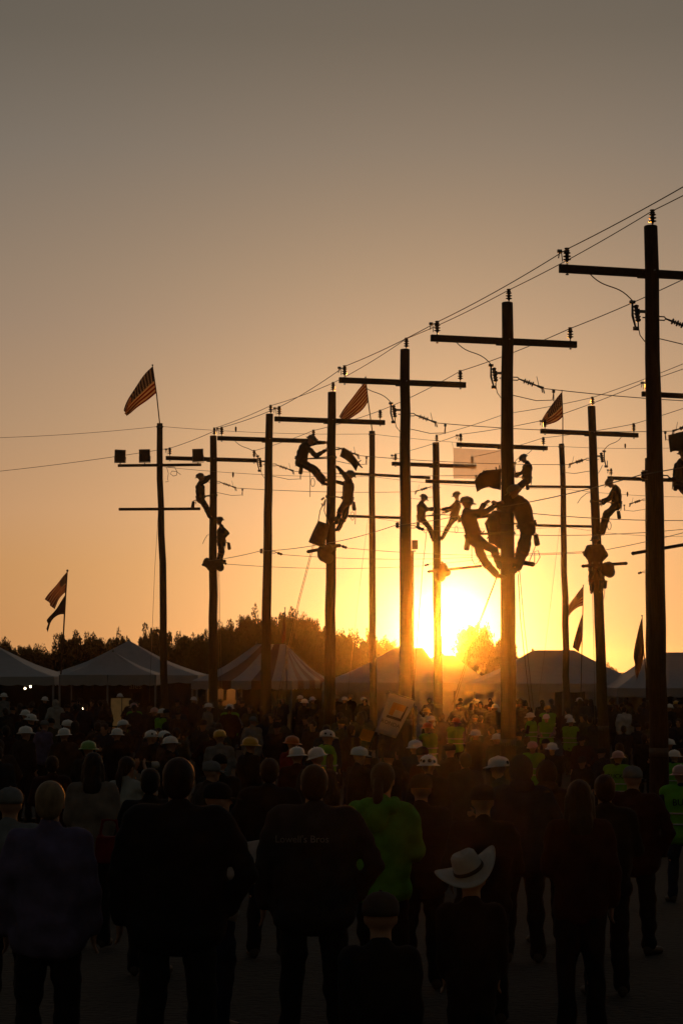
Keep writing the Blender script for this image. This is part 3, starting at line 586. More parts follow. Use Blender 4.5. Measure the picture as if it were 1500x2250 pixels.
# ------------------------------------------------------------------ people: figure from joints
def head_shape(mb, c, fw, up):
    rt_ = fw.cross(up); rot = basis(rt_, fw, up).to_3x3(); q = lambda x, y, z: c + rot @ V((x, y, z))
    mb.ball(q(0, -.008, .022), (.076, .096, .096), rot, 16, 10); mb.ball(q(0, .022, -.045), (.056, .068, .072), rot)
    mb.cone(q(0, .088, .012), q(0, .112, -.022), .008, .014, 8); mb.cone(q(-.03, .082, .028), q(.03, .082, .028), .014, .014, 8)
    mb.cone(q(-.018, .082, -.062), q(.018, .082, -.062), .012, .012, 8); mb.ball(q(0, .072, -.098), (.024, .022, .02), rot)
    for s_ in (-1, 1): mb.ball(q(s_ * .078, -.008, -.005), (.012, .02, .032), rot, 8, 6)
def hand_shape(mb, w_, dr, nrm, curl=.5, flip=1):
    dr = dr.normalized(); nrm = (nrm - dr * nrm.dot(dr)).normalized(); sd_ = dr.cross(nrm) * flip
    rot = basis(sd_, dr, nrm).to_3x3(); mb.ball(w_ + dr * .05, (.042, .055, .018), rot, 10, 8)
    for k, (o, l) in enumerate(((-.033, .062), (-.011, .074), (.012, .07), (.034, .055))):
        b = w_ + dr * .088 + sd_ * o; d1 = (dr + sd_ * o * 2.2 - nrm * curl * .5).normalized(); m = b + d1 * l * .55; d2 = (dr - nrm * curl * 1.5 + sd_ * o).normalized()
        mb.cone(b, m, .0105, .0095, 8); mb.cone(m, m + d2 * l * .5, .0095, .008, 8)
    b = w_ + dr * .03 - sd_ * .038; m = b + (dr * .6 - sd_ * .7 - nrm * .2).normalized() * .04; mb.cone(b, m, .014, .012, 8); mb.cone(m, m + (dr - nrm * .5).normalized() * .032, .012, .009, 8)
def torso(mb, J, g=0.0, low=0.0):
    up = (J['neck'] - J['pel']).normalized(); wd = J.get('wide', 1.0)
    i = lambda a, b, f: a.lerp(b, f)
    mb.cone(i(J['shl'], J['shr'], .1) - up * .01, i(J['shl'], J['shr'], .9) - up * .01, .066 * wd + g, .066 * wd + g, 12)
    for a, b in (('hipl', 'shl'), ('hipr', 'shr')):
        ot = 'shr' if b == 'shl' else 'shl'; ho = 'hipr' if a == 'hipl' else 'hipl'
        mb.cone(i(J[a], J[ho], .1) + up * (.06 - low), i(J[b], J[ot], .22) - up * .1, .1 * wd + g, .108 * wd + g, 12)
    mb.cone(J['pel'] + up * .05, i(J['pel'], J['neck'], .72), .115 * wd + g, .128 * wd + g, 12)
    mb.cone(J['hipl'] - up * low, J['hipr'] - up * low, .105 * wd + g, .105 * wd + g, 12)
def arms(mb, J, g=0.0, sleeve=1.0):
    for s_ in 'lr':
        k = J.get('limb', 1.0); mb.cone(J['sh' + s_], J['el' + s_], .056 * k + g, .045 * k + g); e = J['el' + s_].lerp(J['wr' + s_], sleeve); mb.cone(J['el' + s_], e, .046 * k + g, .034 * k + g * 1.2)
def legs(mb, J, g=0.0):
    for s_ in 'lr':
        q = J.get('limb', 1.0); mb.cone(J['hip' + s_], J['kn' + s_], .090 * q + g, .062 * q + g); mb.cone(J['kn' + s_], J['an' + s_], .062 * q + g, .043 * q + g * 1.6)
        k = J['kn' + s_].lerp(J['an' + s_], .3); mb.ball(k, (.06 * q + g,) * 3)
def body_mesh(J, vox, off=(0, 0, 0)):
    mb = MB(); torso(mb, J); arms(mb, J); legs(mb, J)
    mb.cone(J['neck'] - (J['neck'] - J['pel']).normalized() * .04, J['head'] - J['hu'] * .05, .06, .054); head_shape(mb, J['head'], J['hf'], J['hu'])
    for s_, fl in (('l', 1), ('r', -1)):
        d_ = J['wr' + s_] - J['el' + s_]; hand_shape(mb, J['wr' + s_], J.get('hd' + s_, d_), J.get('pn' + s_, J['hf'].cross(V((0, 0, 1))) * -fl + V((.01, .02, .3))), J.get('curl', .5), fl)
        mb.cone(J['an' + s_], J['toe' + s_], .04, .032)
    return remesh(mb, 'body', vox, off, 3)
def cloth_meshes(J, vox, off=(0, 0, 0), low=.06):
    a = MB(); torso(a, J, .022, low); arms(a, J, .014, .93); a.cone(J['neck'] - (J['neck'] - J['pel']).normalized() * .05, J['neck'] + J['hu'] * .015, .082, .07)
    W = J.get('wide', 1.0); b = MB(); legs(b, J, .012); b.cone(J['hipl'], J['hipr'], .104 * W, .104 * W); b.cone(J['pel'], J['pel'] + (J['neck'] - J['pel']).normalized() * .05, .105 * W, .105 * W)
    return folds(remesh(a, 'jacket', vox, off, 3), .011, 17), folds(remesh(b, 'trousers', vox, off, 3), .011, 17)
def boot_mesh(J, s_, off=(0, 0, 0)):
    a, t = J['an' + s_], J['toe' + s_]; sh = (J['kn' + s_] - a).normalized(); mb = MB(); f = (t - a).normalized()
    mb.cone(a + sh * .16, a, .056, .05, 10); mb.cone(a - f * .03 - sh * .03, t + f * .04, .046, .04, 10); mb.cone(a - f * .05 - sh * .06, t + f * .03 - sh * .01, .03, .028, 8)
    return remesh(mb, 'boot', .014, off, 2)
# ---- headwear, modelled around the head centre, +Y forwards
def hardhat(full):
    mb = MB(); prof = [(1.0, 0), (1.01, .02), (.98, .05), (.9, .078), (.72, .1), (.45, .114), (.15, .119), (.02, .12)]
    mb.lathe([(r_ * .112, z + .028) for r_, z in prof], (0, -.004, 0), None, 24, 1.0, 1.24)
    for s_, l in ((0, .10), (-.035, .085), (.035, .085)): mb.tube([(s_, -.11, .085), (s_, -.07, .128), (s_, 0, .153 if s_ == 0 else .146), (s_, .07, .128), (s_, .11, .085)], .009 if s_ == 0 else .006, 6)
    n = 28; vs_ = []; fs = []
    for k in range(n):
        a = 2 * math.pi * k / n; fr = max(0, math.sin(a)); ext = (.036 + .022 * fr) if full else (.008 + .052 * fr ** 1.5); dz = -.014 if full else -.02 * fr
        for rr, z in ((.110, .036), (.112 + ext, .030 + dz), (.112 + ext, .024 + dz), (.108, .026)): vs_.append((rr * math.cos(a), -.004 + rr * 1.2 * math.sin(a), z))
    for k in range(n):
        for j in range(4): fs.append((k * 4 + j, ((k + 1) % n) * 4 + j, ((k + 1) % n) * 4 + (j + 1) % 4, k * 4 + (j + 1) % 4))
    return mb.add(vs_, fs).mesh('hard_hat')
HH = {True: hardhat(True), False: hardhat(False)}
def cap_mesh():
    mb = MB(); mb.lathe([(.09, .01), (.094, .04), (.09, .075), (.07, .105), (.04, .122), (.008, .128)], (0, -.008, 0), None, 20, 1.0, 1.15)
    vs_ = []; fs = []; n = 12
    for k in range(n + 1):
        a = R(20 + 140 * k / n); vs_ += [(.086 * math.cos(a), -.008 + .1 * math.sin(a), .022), (.082 * math.cos(a), .185 * math.sin(a) + .01, .008), (.082 * math.cos(a), .185 * math.sin(a) + .01, .003), (.086 * math.cos(a), -.008 + .1 * math.sin(a), .014)]
    for k in range(n):
        for j in range(4): fs.append((4 * k + j, 4 * k + 4 + j, 4 * k + 4 + (j + 1) % 4, 4 * k + (j + 1) % 4))
    return mb.add(vs_, fs).ball((0, -.008, .13), (.008, .008, .005)).mesh('cap')
def cowboy_mesh():
    n = 40; vs_ = []; fs = []; rings = []
    def ring(rx, ry, zf): rings.append([(rx * math.cos(2 * math.pi * k / n), ry * math.sin(2 * math.pi * k / n), zf(2 * math.pi * k / n)) for k in range(n)])
    up = lambda c: (lambda a: .03 + c * abs(math.cos(a)) ** 2.2 - .02 * abs(math.sin(a)) ** 2)
    ring(.215, .235, up(.085)); ring(.218, .238, up(.09)); ring(.17, .2, up(.045)); ring(.125, .15, up(.008)); ring(.103, .122, up(0)); ring(.1, .118, lambda a: .06)
    ring(.094, .108, lambda a: .11); ring(.085, .096, lambda a: .148 + .008 * abs(math.cos(a))); ring(.066, .084, lambda a: .166 + .012 * abs(math.cos(a)) - .01 * math.sin(a)); ring(.04, .07, lambda a: .163 + .008 * abs(math.cos(a))); ring(.012, .05, lambda a: .148)
    for r_ in rings: vs_ += r_
    for i in range(len(rings) - 1):
        for k in range(n): fs.append((i * n + k, i * n + (k + 1) % n, (i + 1) * n + (k + 1) % n, (i + 1) * n + k))
    fs.append(tuple((len(rings) - 1) * n + k for k in range(n))); me = MB().add(vs_, fs).mesh('cowboy_hat'); return me
def hair_mesh(kind):
    mb = MB(); mb.ball((0, -.018, .03), (.088, .105, .1), None, 16, 10)
    if kind == 'long':
        mb.ball((0, -.07, -.06), (.085, .055, .13)); mb.ball((0, -.085, -.17), (.09, .05, .12)); mb.cone((-.07, -.03, .0), (-.085, -.03, -.2), .035, .03); mb.cone((.07, -.03, .0), (.085, -.03, -.2), .035, .03)
    elif kind == 'tail':
        mb.ball((0, -.06, -.02), (.08, .05, .08)); mb.cone((0, -.11, -.01), (.01, -.15, -.1), .035, .04); mb.cone((.01, -.15, -.1), (.03, -.16, -.3), .042, .02)
    elif kind == 'hood':
        mb.ball((0, -.02, .005), (.108, .125, .135)); mb.cone((-.05, -.09, -.13), (.05, -.09, -.13), .06, .06)
    else: mb.ball((0, -.05, -.02), (.082, .06, .08))
    return remesh(mb, 'hair_' + kind, .012, (0, 0, 0), 3)
HAIR = {k: hair_mesh(k) for k in ('short', 'long', 'tail', 'hood')}; CAP = cap_mesh(); COWBOY = cowboy_mesh(); EYE = MB().ball((0, 0, 0), (.013,) * 3, None, 10, 8).mesh('eye')
EYEM = mat('eye_white', (.6, .57, .52), .2, .05)
def on_head(J, off=(0, 0, 0)):
    return basis(J['hf'].cross(J['hu']), J['hf'], J['hu'], J['head'] - V(off))
# ------------------------------------------------------------------ climbers
def climber(label, pk, f, head, sh, pel, a1, a2, l1, l2, tilt=20, view='side', hat=True, dz=0.0, shirt='charcoal', wide=1.0, pouch=None, lanyard=True, coil=None, hang=None, aw=.15):
    """joints as photograph pixels at the depth of the pole; f = +1 looks right, -1 looks left"""
    po = POLES[pk]; d = po['d'] + dz; T = lambda q, o=0.0: P(q[0], q[1], d + (q[2] if len(q) > 2 else 0) + o); J = {'wide': wide * 1.04, 'curl': .8, 'limb': 1.06}
    if view == 'side':
        J['hf'] = V((f * math.cos(R(tilt)), .12, -math.sin(R(tilt)))).normalized(); J['neck'] = T(sh) + V((0, 0, .03)); J['pel'] = T(pel)
        for s_, o in (('l', -1 * f), ('r', 1 * f)):
            k = -o                                             # left side lies nearer the camera when facing left
            J['sh' + s_] = T(sh, k * .17); J['hip' + s_] = T(pel, k * .085)
        for s_, a, l, k in (('l', a1, l1, f), ('r', a2, l2, -f)):
            J['el' + s_] = T(a[0], k * aw * 1.1); J['wr' + s_] = T(a[1], k * aw * .55); J['kn' + s_] = T(l[0], k * .13); J['an' + s_] = T(l[1], k * .09)
            J['toe' + s_] = J['an' + s_] + V((f * .13, 0, -.05 if len(l) < 3 else l[2])); J['hd' + s_] = V((f, 0, .1)) * .6 + (J['wr' + s_] - J['el' + s_]).normalized() * .6
    else:
        J['hf'] = V((0, math.cos(R(tilt)), -math.sin(R(tilt)))); J['neck'] = T(sh) + V((0, 0, .03)); J['pel'] = T(pel)
        for s_, k, a, l in (('l', -1, a1, l1), ('r', 1, a2, l2)):
            J['sh' + s_] = T(sh) + V((k * .19, 0, -.01)); J['hip' + s_] = T(pel) + V((k * .09, 0, 0)); J['el' + s_] = T(a[0]); J['wr' + s_] = T(a[1]); J['kn' + s_] = T(l[0]); J['an' + s_] = T(l[1]); J['toe' + s_] = J['an' + s_] + V((0, .12, -.05))
    J['hu'] = (V((0, 0, 1)) - J['hf'] * J['hf'].z).normalized(); J['head'] = T(head)
    off = (J['anl'] + J['anr']) / 2 - V((0, 0, .06)); t = thing('person', label, 'person', off, 0, 'linemen working up the poles')
    obj('body', body_mesh(J, .0125, off), SKIN, t); a, b = cloth_meshes(J, .017, off, .02); obj('shirt', a, CLOTH[shirt], t); obj('trousers', b, CLOTH['denim'], t)
    for s_ in 'lr':
        obj('boot', boot_mesh(J, s_, off), BOOT, t); k_, a_ = J['kn' + s_], J['an' + s_]; sd_ = V((0, .055 if s_ == 'l' else -.055, 0))
        part('climbing_gaff', MB().tube([a_.lerp(k_, .75) + sd_, a_ + sd_, a_ + sd_ - V((0, 0, .06)), a_ - V((0, 0, .09))], .012, 6).tube([a_ + sd_, a_ + V((f * .05, 0, -.10))], [.014, .004], 6).lathe([(.083, -.025), (.086, 0), (.083, .025)], a_.lerp(k_, .72), (k_ - a_).to_track_quat('Z', 'Y').to_matrix(), 14), LEATHER, t)
    mt = on_head(J, off)
    if hat: obj('hard_hat', HH[True], HATC, t, None, mt)
    for s_ in (-1, 1): obj('eye', EYE, EYEM, t, mt @ V((s_ * .032, .082, .004)))
    up = (J['neck'] - J['pel']).normalized(); lt = (J['shr'] - J['shl']).normalized(); fw = up.cross(lt).normalized(); c = J['pel'] + up * .07
    ring = [c + lt * .165 * wide * math.cos(2 * math.pi * k / 20) + fw * .15 * wide * math.sin(2 * math.pi * k / 20) for k in range(21)]
    be = part('tool_belt', MB().tube([q + up * .02 for q in ring], .026, 6).tube([q - up * .025 for q in ring], .024, 6), LEATHER, t); sp = basis(lt, fw, up).to_3x3()
    bk = c - fw * .13
    if pouch: bk = T(pouch)
    part('tool_pouch', MB().lathe([(.02, -.125), (.045, -.12), (.058, -.09), (.055, 0), (.05, .08), (.056, .1), (.05, .11), (.01, .11)], bk, Matrix.Rotation(R(8 * f), 3, 'Y'), 12, 1, 1.1), LEATHER, t)
    part('pouch_strap', MB().tube([bk + V((0, 0, .12)), (bk + c) / 2 + V((0, 0, .04)), c - fw * .14], .012, 6), STRAPM, t)
    for k in (-.6, .5):
        q = c + lt * .17 * k - fw * .14; part('hand_tool', MB().tube([q, q - V((0, 0, .1)), q - V((.02, 0, .24))], [.012, .018, .01], 6).ball(q - V((0, 0, .02)), (.025, .025, .035)), STEEL, t)
    if lanyard:
        pz = c.z + .05; pa = po['axis'](pz); r_ = po['rad'](pz) + .014; pts = [c + lt * .16]; aa = math.atan2((c - pa).y, (c - pa).x)
        for k in range(13): g = aa + .75 * math.pi / 2 + (2 * math.pi - .75 * math.pi) * k / 12; pts.append(pa + V((r_ * math.cos(g), r_ * math.sin(g), .03 * math.sin(k))))
        q1 = [c - lt * .16] if (pts[1] - pts[0]).length < (pts[1] - (c - lt * .16)).length else [c + lt * .16]
        if q1[0] == pts[0]: pts[0] = c - lt * .16
        part('positioning_strap', MB().tube(pts + q1, .015, 6), STRAPM, t)
    if coil:
        q = T(coil); part('rope_coil', MB().tube([q + V((.055 * math.sin(k * .7), .02 * math.sin(k * .3), .12 * math.cos(k * .7) - .12)) for k in range(28)], .0085, 6), ROPE, t)
    if hang:
        pts = [T(q) for q in hang]; part('hanging_rope', MB().tube(pts, .009, 6), ROPE, t)
    return J
J1 = climber('lineman with both arms raised, upper climber on the leftmost pole', 'A6', 1, (440, 1049), (439, 1064), (441, 1096), ((449, 1052), (461, 1046)), ((451, 1058), (462, 1048)), ((454, 1113), (461, 1131)), ((452, 1116), (460, 1134)), -12, pouch=(424, 1109), dz=0)
climber('lineman half hidden behind the leftmost pole, lower of its two climbers', 'A6', -1, (482, 1145), (487, 1160), (486, 1194), ((500, 1172), (489, 1183)), ((497, 1172), (482, 1180)), ((488, 1212), (486, 1229)), ((484, 1212), (481, 1230)), 10, dz=.32, pouch=(503, 1200), lanyard=False, hang=[(462, 1174), (455, 1176), (449, 1186), (445, 1195)])
climber('lineman crouched left of the pole with the bucket, reaching to it', 'A4', 1, (684, 968), (671, 978), (660, 1014), ((694, 972), (714, 972)), ((694, 1002), (714, 990)), ((693, 1030), (711, 1052)), ((690, 1036), (708, 1060)), 32, pouch=(661, 1032), coil=(687, 1050), hang=[(680, 1020), (681, 1050), (681, 1092)], wide=1.08)
climber('lineman stretched up on the right side of the pole with the bucket', 'A4', -1, (769, 1045), (767, 1059), (763, 1100), ((754, 1040), (741, 1026)), ((752, 1062), (739, 1058)), ((748, 1120), (740, 1146)), ((757, 1135), (744, 1161)), -25, pouch=(777, 1112), coil=(774, 1124), hang=[(779, 1104), (781, 1130), (780, 1152)], wide=1.05)
climber('small lineman left of the pole in front of the sun', 'B3', 1, (930, 1095), (925, 1106), (925, 1139), ((937, 1118), (950, 1120)), ((934, 1121), (951, 1117)), ((941, 1157), (949, 1180)), ((944, 1160), (952, 1186)), 28, pouch=(918, 1154), coil=(934, 1156))
climber('small lineman leaning back right of the pole in front of the sun', 'B3', -1, (1003, 1089), (1004, 1104), (997, 1137), ((992, 1119), (979, 1125)), ((990, 1116), (972, 1119)), ((986, 1155), (974, 1178)), ((984, 1158), (971, 1182)), 18, pouch=(1008, 1140), coil=(1002, 1156))
climber('large lineman in profile on the left side of the busiest pole', 'A2', 1, (1025, 1107), (1025, 1126), (1041, 1182), ((1050, 1131), (1062, 1108)), ((1064, 1126), (1092, 1107)), ((1084, 1208), (1097, 1243)), ((1064, 1234), (1089, 1262)), 6, dz=-.12, pouch=(1026, 1196), hang=[(1036, 1196), (1036, 1228), (1042, 1240), (1052, 1236), (1056, 1222)], wide=1.08)
climber('broad lineman bent over on the right side of the busiest pole', 'A2', -1, (1129, 1081), (1140, 1100), (1158, 1160), ((1112, 1122), (1094, 1107)), ((1118, 1128), (1102, 1112)), ((1157, 1204), (1139, 1246)), ((1143, 1206), (1130, 1252)), 22, dz=-.22, shirt='brown', wide=1.26, pouch=(1178, 1186), hang=[(1176, 1200), (1163, 1232), (1166, 1240), (1174, 1235), (1174, 1212), (1182, 1210), (1186, 1224), (1178, 1238), (1170, 1240)])
climber('lineman with bowed head above and behind the broad lineman', 'B2', -1, (1150, 1008), (1159, 1019), (1157, 1054), ((1149, 1036), (1137, 1044)), ((1150, 1038), (1134, 1041)), ((1140, 1066), (1122, 1088)), ((1143, 1070), (1124, 1094)), 35, pouch=(1158, 1068))
climber('lineman looking down, upper climber on the pole right of centre', 'B1', -1, (1340, 1062), (1352, 1073), (1354, 1110), ((1337, 1094), (1324, 1106)), ((1339, 1096), (1322, 1100)), ((1329, 1130), (1321, 1165)), ((1335, 1132), (1324, 1170)), 38, pouch=(1359, 1131), coil=(1338, 1146), shirt='black', hang=[(1302, 1081), (1288, 1084), (1276, 1094), (1268, 1106)])
climber('lineman seen from behind, arms bent, lower climber right of centre', 'B1', 1, (1307, 1188), (1307, 1202), (1308, 1242), ((1285, 1218), (1297, 1232, .15)), ((1331, 1220), (1321, 1232, .15)), ((1298, 1268), (1300, 1297)), ((1322, 1266), (1320, 1296)), 5, 'back', dz=-.36, shirt='brown', pouch=(1329, 1284), lanyard=False, hang=[(1328, 1290), (1328, 1305), (1326, 1316)])
climber('lineman cut by the right edge below a square equipment bag', 'B0', 1, (1501, 1000), (1494, 1016), (1489, 1062), ((1512, 1022), (1524, 1014)), ((1514, 1030), (1526, 1030)), ((1512, 1084), (1524, 1110)), ((1510, 1088), (1522, 1116)), 10, shirt='black', lanyard=False, pouch=(1484, 1068))
# ------------------------------------------------------------------ gear hanging on the poles
def lashed(label, pk, x0, y0, x1, y1, lump, dz=-.2, sack=True):
    po = POLES[pk]; d = po['d'] + dz; a, b = P(x0, y0, d), P(x1, y1, d); t = thing('lashed_board', label, 'board', (a + b) / 2, 0, 'boards lashed across the poles'); m = (b - a).normalized()
    part('board', MB().box((a + b) / 2, ((b - a).length, .09, .085), basis(m, V((0, 1, 0)), m.cross(V((0, 1, 0)))).to_3x3()), ARM, t, False); [part('end_knob', MB().ball(q_, (.06, .05, .05)), ARM, t) for q_ in (a, b)]
    z = ((a + b) / 2).z; c = po['axis'](z); part('lashing', MB().lathe([(po['rad'](z) + .012, -.05), (po['rad'](z) + .018, 0), (po['rad'](z) + .012, .05)], c, None, 18), LEATHER, t)
    if sack:
        mb = MB(); q = [P(x, y, d) for x, y in lump]; s_ = po['s']
        for p, r_ in zip(q, (.15, .19, .16, .13)): mb.ball(p, (r_, .16, r_ * 1.05)); mb.cone(p, q[1], .09, .1)
        for k in range(5): mb.cone(q[0], q[0] + V((-.1 + .05 * k, 0, .2 - .02 * abs(k - 2))), .03, .008, 6)
        obj('sack', remesh(mb, 'sack', .02, t.location, 3), CANVAS, t)
lashed('board with a lumpy sack low on the leftmost pole', 'A6', 447, 1241, 493, 1233, [(455, 1237), (465, 1243), (480, 1239), (484, 1247)])
lashed('slanting board with a sack under the hanging bucket', 'A4', 678, 1212, 745, 1199, [(708, 1212), (712, 1219), (720, 1226), (722, 1206)])
lashed('board with a pointed sack on the pole in front of the sun', 'B3', 942, 1256, 1055, 1244, [(974, 1248), (972, 1258), (968, 1268), (982, 1258)])
lashed('board with a big sack held by the climber seen from behind', 'B1', 1281, 1244, 1374, 1238, [(1338, 1247), (1334, 1252), (1339, 1257), (1330, 1246)], -.5)
lashed('bare board slanting behind the nearest pole near the right edge', 'B0', 1391, 1216, 1560, 1187, [], -.1, False)
lashed('short board sticking out right of the busiest pole', 'A2', 1092, 1226, 1169, 1240, [], -.22, False)
def blanket(label, px_rows, d, m=RUBBER, thick=.03, clips=(), cat='blanket', name='rubber_blanket', bow=.16):
    """draped sheet: rows of pixel points, top row first"""
    t = thing(name, label, cat, P(*px_rows[0][0], d)); nv = len(px_rows); vs_ = []; fs = []; nu = 10
    for j, row in enumerate(px_rows):
        for i in range(nu + 1):
            f = i / nu * (len(row) - 1); k = min(int(f), len(row) - 2); p = P(*row[k], d).lerp(P(*row[k + 1], d), f - k); p.y += bow * math.sin(i * .9 + j * .6) * .4 + bow * (j / max(1, nv - 1) - .5); vs_.append(p)
    for j in range(nv - 1):
        for i in range(nu): o = j * (nu + 1) + i; fs.append((o, o + 1, o + nu + 2, o + nu + 1))
    o = part('sheet', MB().add(vs_, fs), m, t); 
    if thick: so = o.modifiers.new('thickness', 'SOLIDIFY'); so.thickness = thick
    for x, y, x2, y2 in clips:
        a, b = P(x, y, d - .02), P(x2, y2, d - .02); part('clamp_pin', MB().tube([a, b], [.016, .012], 6), ARM, t)
    return t
dA2, dA4 = POLES['A2']['d'], POLES['A4']['d']
blanket('rubber blanket draped over a line left of the busiest pole', [[(1053, 1040), (1075, 1034), (1101, 1031)], [(1042, 1056), (1062, 1047), (1100, 1044)], [(1045, 1067), (1070, 1058), (1100, 1062)], [(1049, 1079), (1072, 1067), (1100, 1076)]], dA2 + .25, clips=((1063, 1042, 1062, 1033), (1091, 1036, 1089, 1026), (1098, 1034, 1097, 1022)))
blanket('folded rubber blanket hung behind the busiest pole between its linemen', [[(1080, 1124), (1100, 1122)], [(1064, 1150), (1100, 1140)], [(1072, 1172), (1100, 1172)], [(1076, 1190), (1100, 1206)]], dA2 + .3, clips=((1064, 1166, 1058, 1172), (1074, 1178, 1069, 1184)))
blanket('rubber blanket bundle hanging right of the pole with the bucket', [[(746, 1003), (752, 985), (760, 988)], [(758, 1009), (764, 992), (774, 996)], [(770, 1018), (776, 1003), (782, 1011)], [(782, 1034), (788, 1020), (797, 1027)]], dA4 - .1, clips=((768, 1002, 780, 994), (784, 1018, 793, 1011), (736, 988, 752, 984)), bow=.1)
blanket('square equipment bag held high at the right edge', [[(1467, 956), (1500, 948), (1520, 944)], [(1469, 974), (1500, 970), (1520, 968)], [(1472, 993), (1486, 990), (1520, 991)]], POLES['B0']['d'] - .2, CANVAS, .12, (), 'bag', 'equipment_bag', .05)
bm_ = mat('thin_banner_cloth', (.52, .44, .36), .95, .06, 4, 0, 0, .75); bt_ = bm_.node_tree; bo_ = bt_.nodes['Material Output']; tr_ = bt_.nodes.new('ShaderNodeBsdfTransparent'); mx_ = bt_.nodes.new('ShaderNodeMixShader')
mx_.inputs[0].default_value = .36; bt_.links.new(bo_.inputs[0].links[0].from_socket, mx_.inputs[1]); bt_.links.new(tr_.outputs[0], mx_.inputs[2]); bt_.links.new(mx_.outputs[0], bo_.inputs[0])
t_ = blanket('pale ragged banner hung between the posts behind the busiest pole', [[(995, 984), (1047, 987), (1104, 989)], [(996, 1005), (1047, 1006), (1104, 1008)], [(995, 1028), (1047, 1029), (1104, 1030)], [(996, 1051), (1047, 1052), (1104, 1053)]], 68.4, bm_, .0, (), 'banner', 'banner', .06)
part('tie', MB().tube([P(995, 984, 68.4), P(993, 972, 68.4)], .006, 6).tube([P(1104, 989, 68.4), P(1106, 975, 68.4)], .006, 6), ROPE, t_)
def bucket():
    d = dA4 - .25; c = P(703, 1172, d); t = thing('canvas_bucket', 'tilted canvas tool bucket hanging on the pole with two linemen', 'bucket', c); rot = Matrix.Rotation(R(20), 3, 'Y')
    part('side', MB().lathe([(.205, -.31), (.215, -.28), (.20, 0), (.17, .27), (.175, .3), (.16, .3), (.18, -.2)], c, rot, 22), CANVAS, t); part('base', MB().lathe([(.2, -.33), (.215, -.325), (.215, -.25), (.2, -.25)], c, rot, 22), LEATHER, t)
    tip = P(715, 1097, d); part('bail_rope', MB().tube([c + rot @ V((-.16, 0, .29)), P(703, 1122, d), tip], .012, 6).tube([c + rot @ V((.16, 0, .29)), P(712, 1122, d), tip], .012, 6), ROPE, t)
    part('hook', MB().tube([tip, P(714, 1106, d), P(709, 1112, d), P(706, 1106, d)], .018, 6).box(P(709, 1096, d), (.1, .07, .05), Matrix.Rotation(R(-40), 3, 'Y')), STEEL, t)
bucket()
def far_post():
    d = 74; b = P(907, HOR, d); b.z = gz(b.x, b.y); t = thing('sign_post', 'slim far post with a small box, just right of the thick bare pole', 'post', b)
    part('pole', MB().tube([b, P(906, 1210, d)], [.06, .045], 10), POST, t); part('box', MB().box(P(911, 1197, d), (.22, .2, .33)), INK, t, False); part('bracket', MB().box(P(908, 1211, d), (.2, .12, .04)), STEEL, t, False)
far_post()
# ------------------------------------------------------------------ crowd
def stand(armp, wide=1.0, bent=0.0, small=1.0):
    J = {'wide': wide, 'curl': .5, 'pel': V((0, -.01, .95)), 'neck': V((0, -.01 + bent, 1.47)), 'head': V((0, .02 + bent * 1.5, 1.63)), 'hf': V((0, 1, -.05 - bent)).normalized()}
    J['hu'] = (V((0, 0, 1)) - J['hf'] * J['hf'].z).normalized(); A_ = {
        'down': ((.25, -.04, 1.14), (.25, .05, .90)), 'cross': ((.26, .02, 1.15), (.07, .24, 1.19)), 'pocket': ((.30, -.08, 1.16), (.21, .05, .97)),
        'hold': ((.25, .02, 1.14), (.15, .27, 1.08)), 'phone': ((.23, .20, 1.34), (.10, .24, 1.58)), 'hip': ((.37, -.06, 1.18), (.20, .03, 1.02))}
    for s_, k in (('l', -1), ('r', 1)):
        ap = armp if isinstance(armp, str) else armp[0 if k < 0 else 1]; e, w_ = A_[ap]; f = lambda q: V((q[0] * k, q[1] + bent * .8, q[2]))
        J['sh' + s_] = V((.185 * k * wide, -.01 + bent * .9, 1.42)); J['el' + s_] = f((e[0] * wide, e[1], e[2])); J['wr' + s_] = f((w_[0] * wide, w_[1], w_[2]))
        J['hip' + s_] = V((.09 * k * wide, -.01, .93)); J['kn' + s_] = V((.105 * k * wide, .02, .5)); J['an' + s_] = V((.12 * k * wide, -.02, .085)); J['toe' + s_] = V((.15 * k * wide, .13, .045)); J['pn' + s_] = V((-k, -.3, .1))
    if small != 1.0:                        # a child: shorter limbs and trunk, the head nearly full size
        for k in list(J):
            if isinstance(J[k], V) and k[:2] not in ('hf', 'hu', 'pn', 'hd'): J[k] = V((J[k].x if k[:2] in ('sh',) else J[k].x * .85, J[k].y * .9, J[k].z * small))
        J['head'] = J['neck'] + V((0, .03, .165))
    J['tall'] = J['head'].z + .12
    return J
PROTO = {}
def proto(name, *a, **k):
    J = stand(*a, **k); body = body_mesh(J, .016); jk, tr = cloth_meshes(J, .02); vb = MB(); torso(vb, J, .046, .04); vb.cone(J['shl'], J['shr'], .098, .098)
    vest = remesh(vb, 'vest', .02, (0, 0, 0), 3); tp = MB(); W = J['wide']
    for z in (1.02, 1.16): tp.tube([(.262 * W * math.cos(q * .3142), -.005 + .176 * W * math.sin(q * .3142), z) for q in range(21)], .012, 6)
    PROTO[name] = dict(tape=tp.mesh('reflective_tape'), J=J, body=body, jacket=jk, trousers=tr, vest=vest, boots=[boot_mesh(J, s_) for s_ in 'lr'])
proto('down', 'down'); proto('cross', 'cross'); proto('pocket', 'pocket', 1.1); proto('hold', 'hold'); proto('phone', 'phone', .95, bent=.02); proto('hip', ('hip', 'down'), 1.05); proto('big', ('down', 'pocket'), 1.25); proto('slim', ('hold', 'down'), .88); proto('child', 'down', .72, small=.66)
CROWD = []
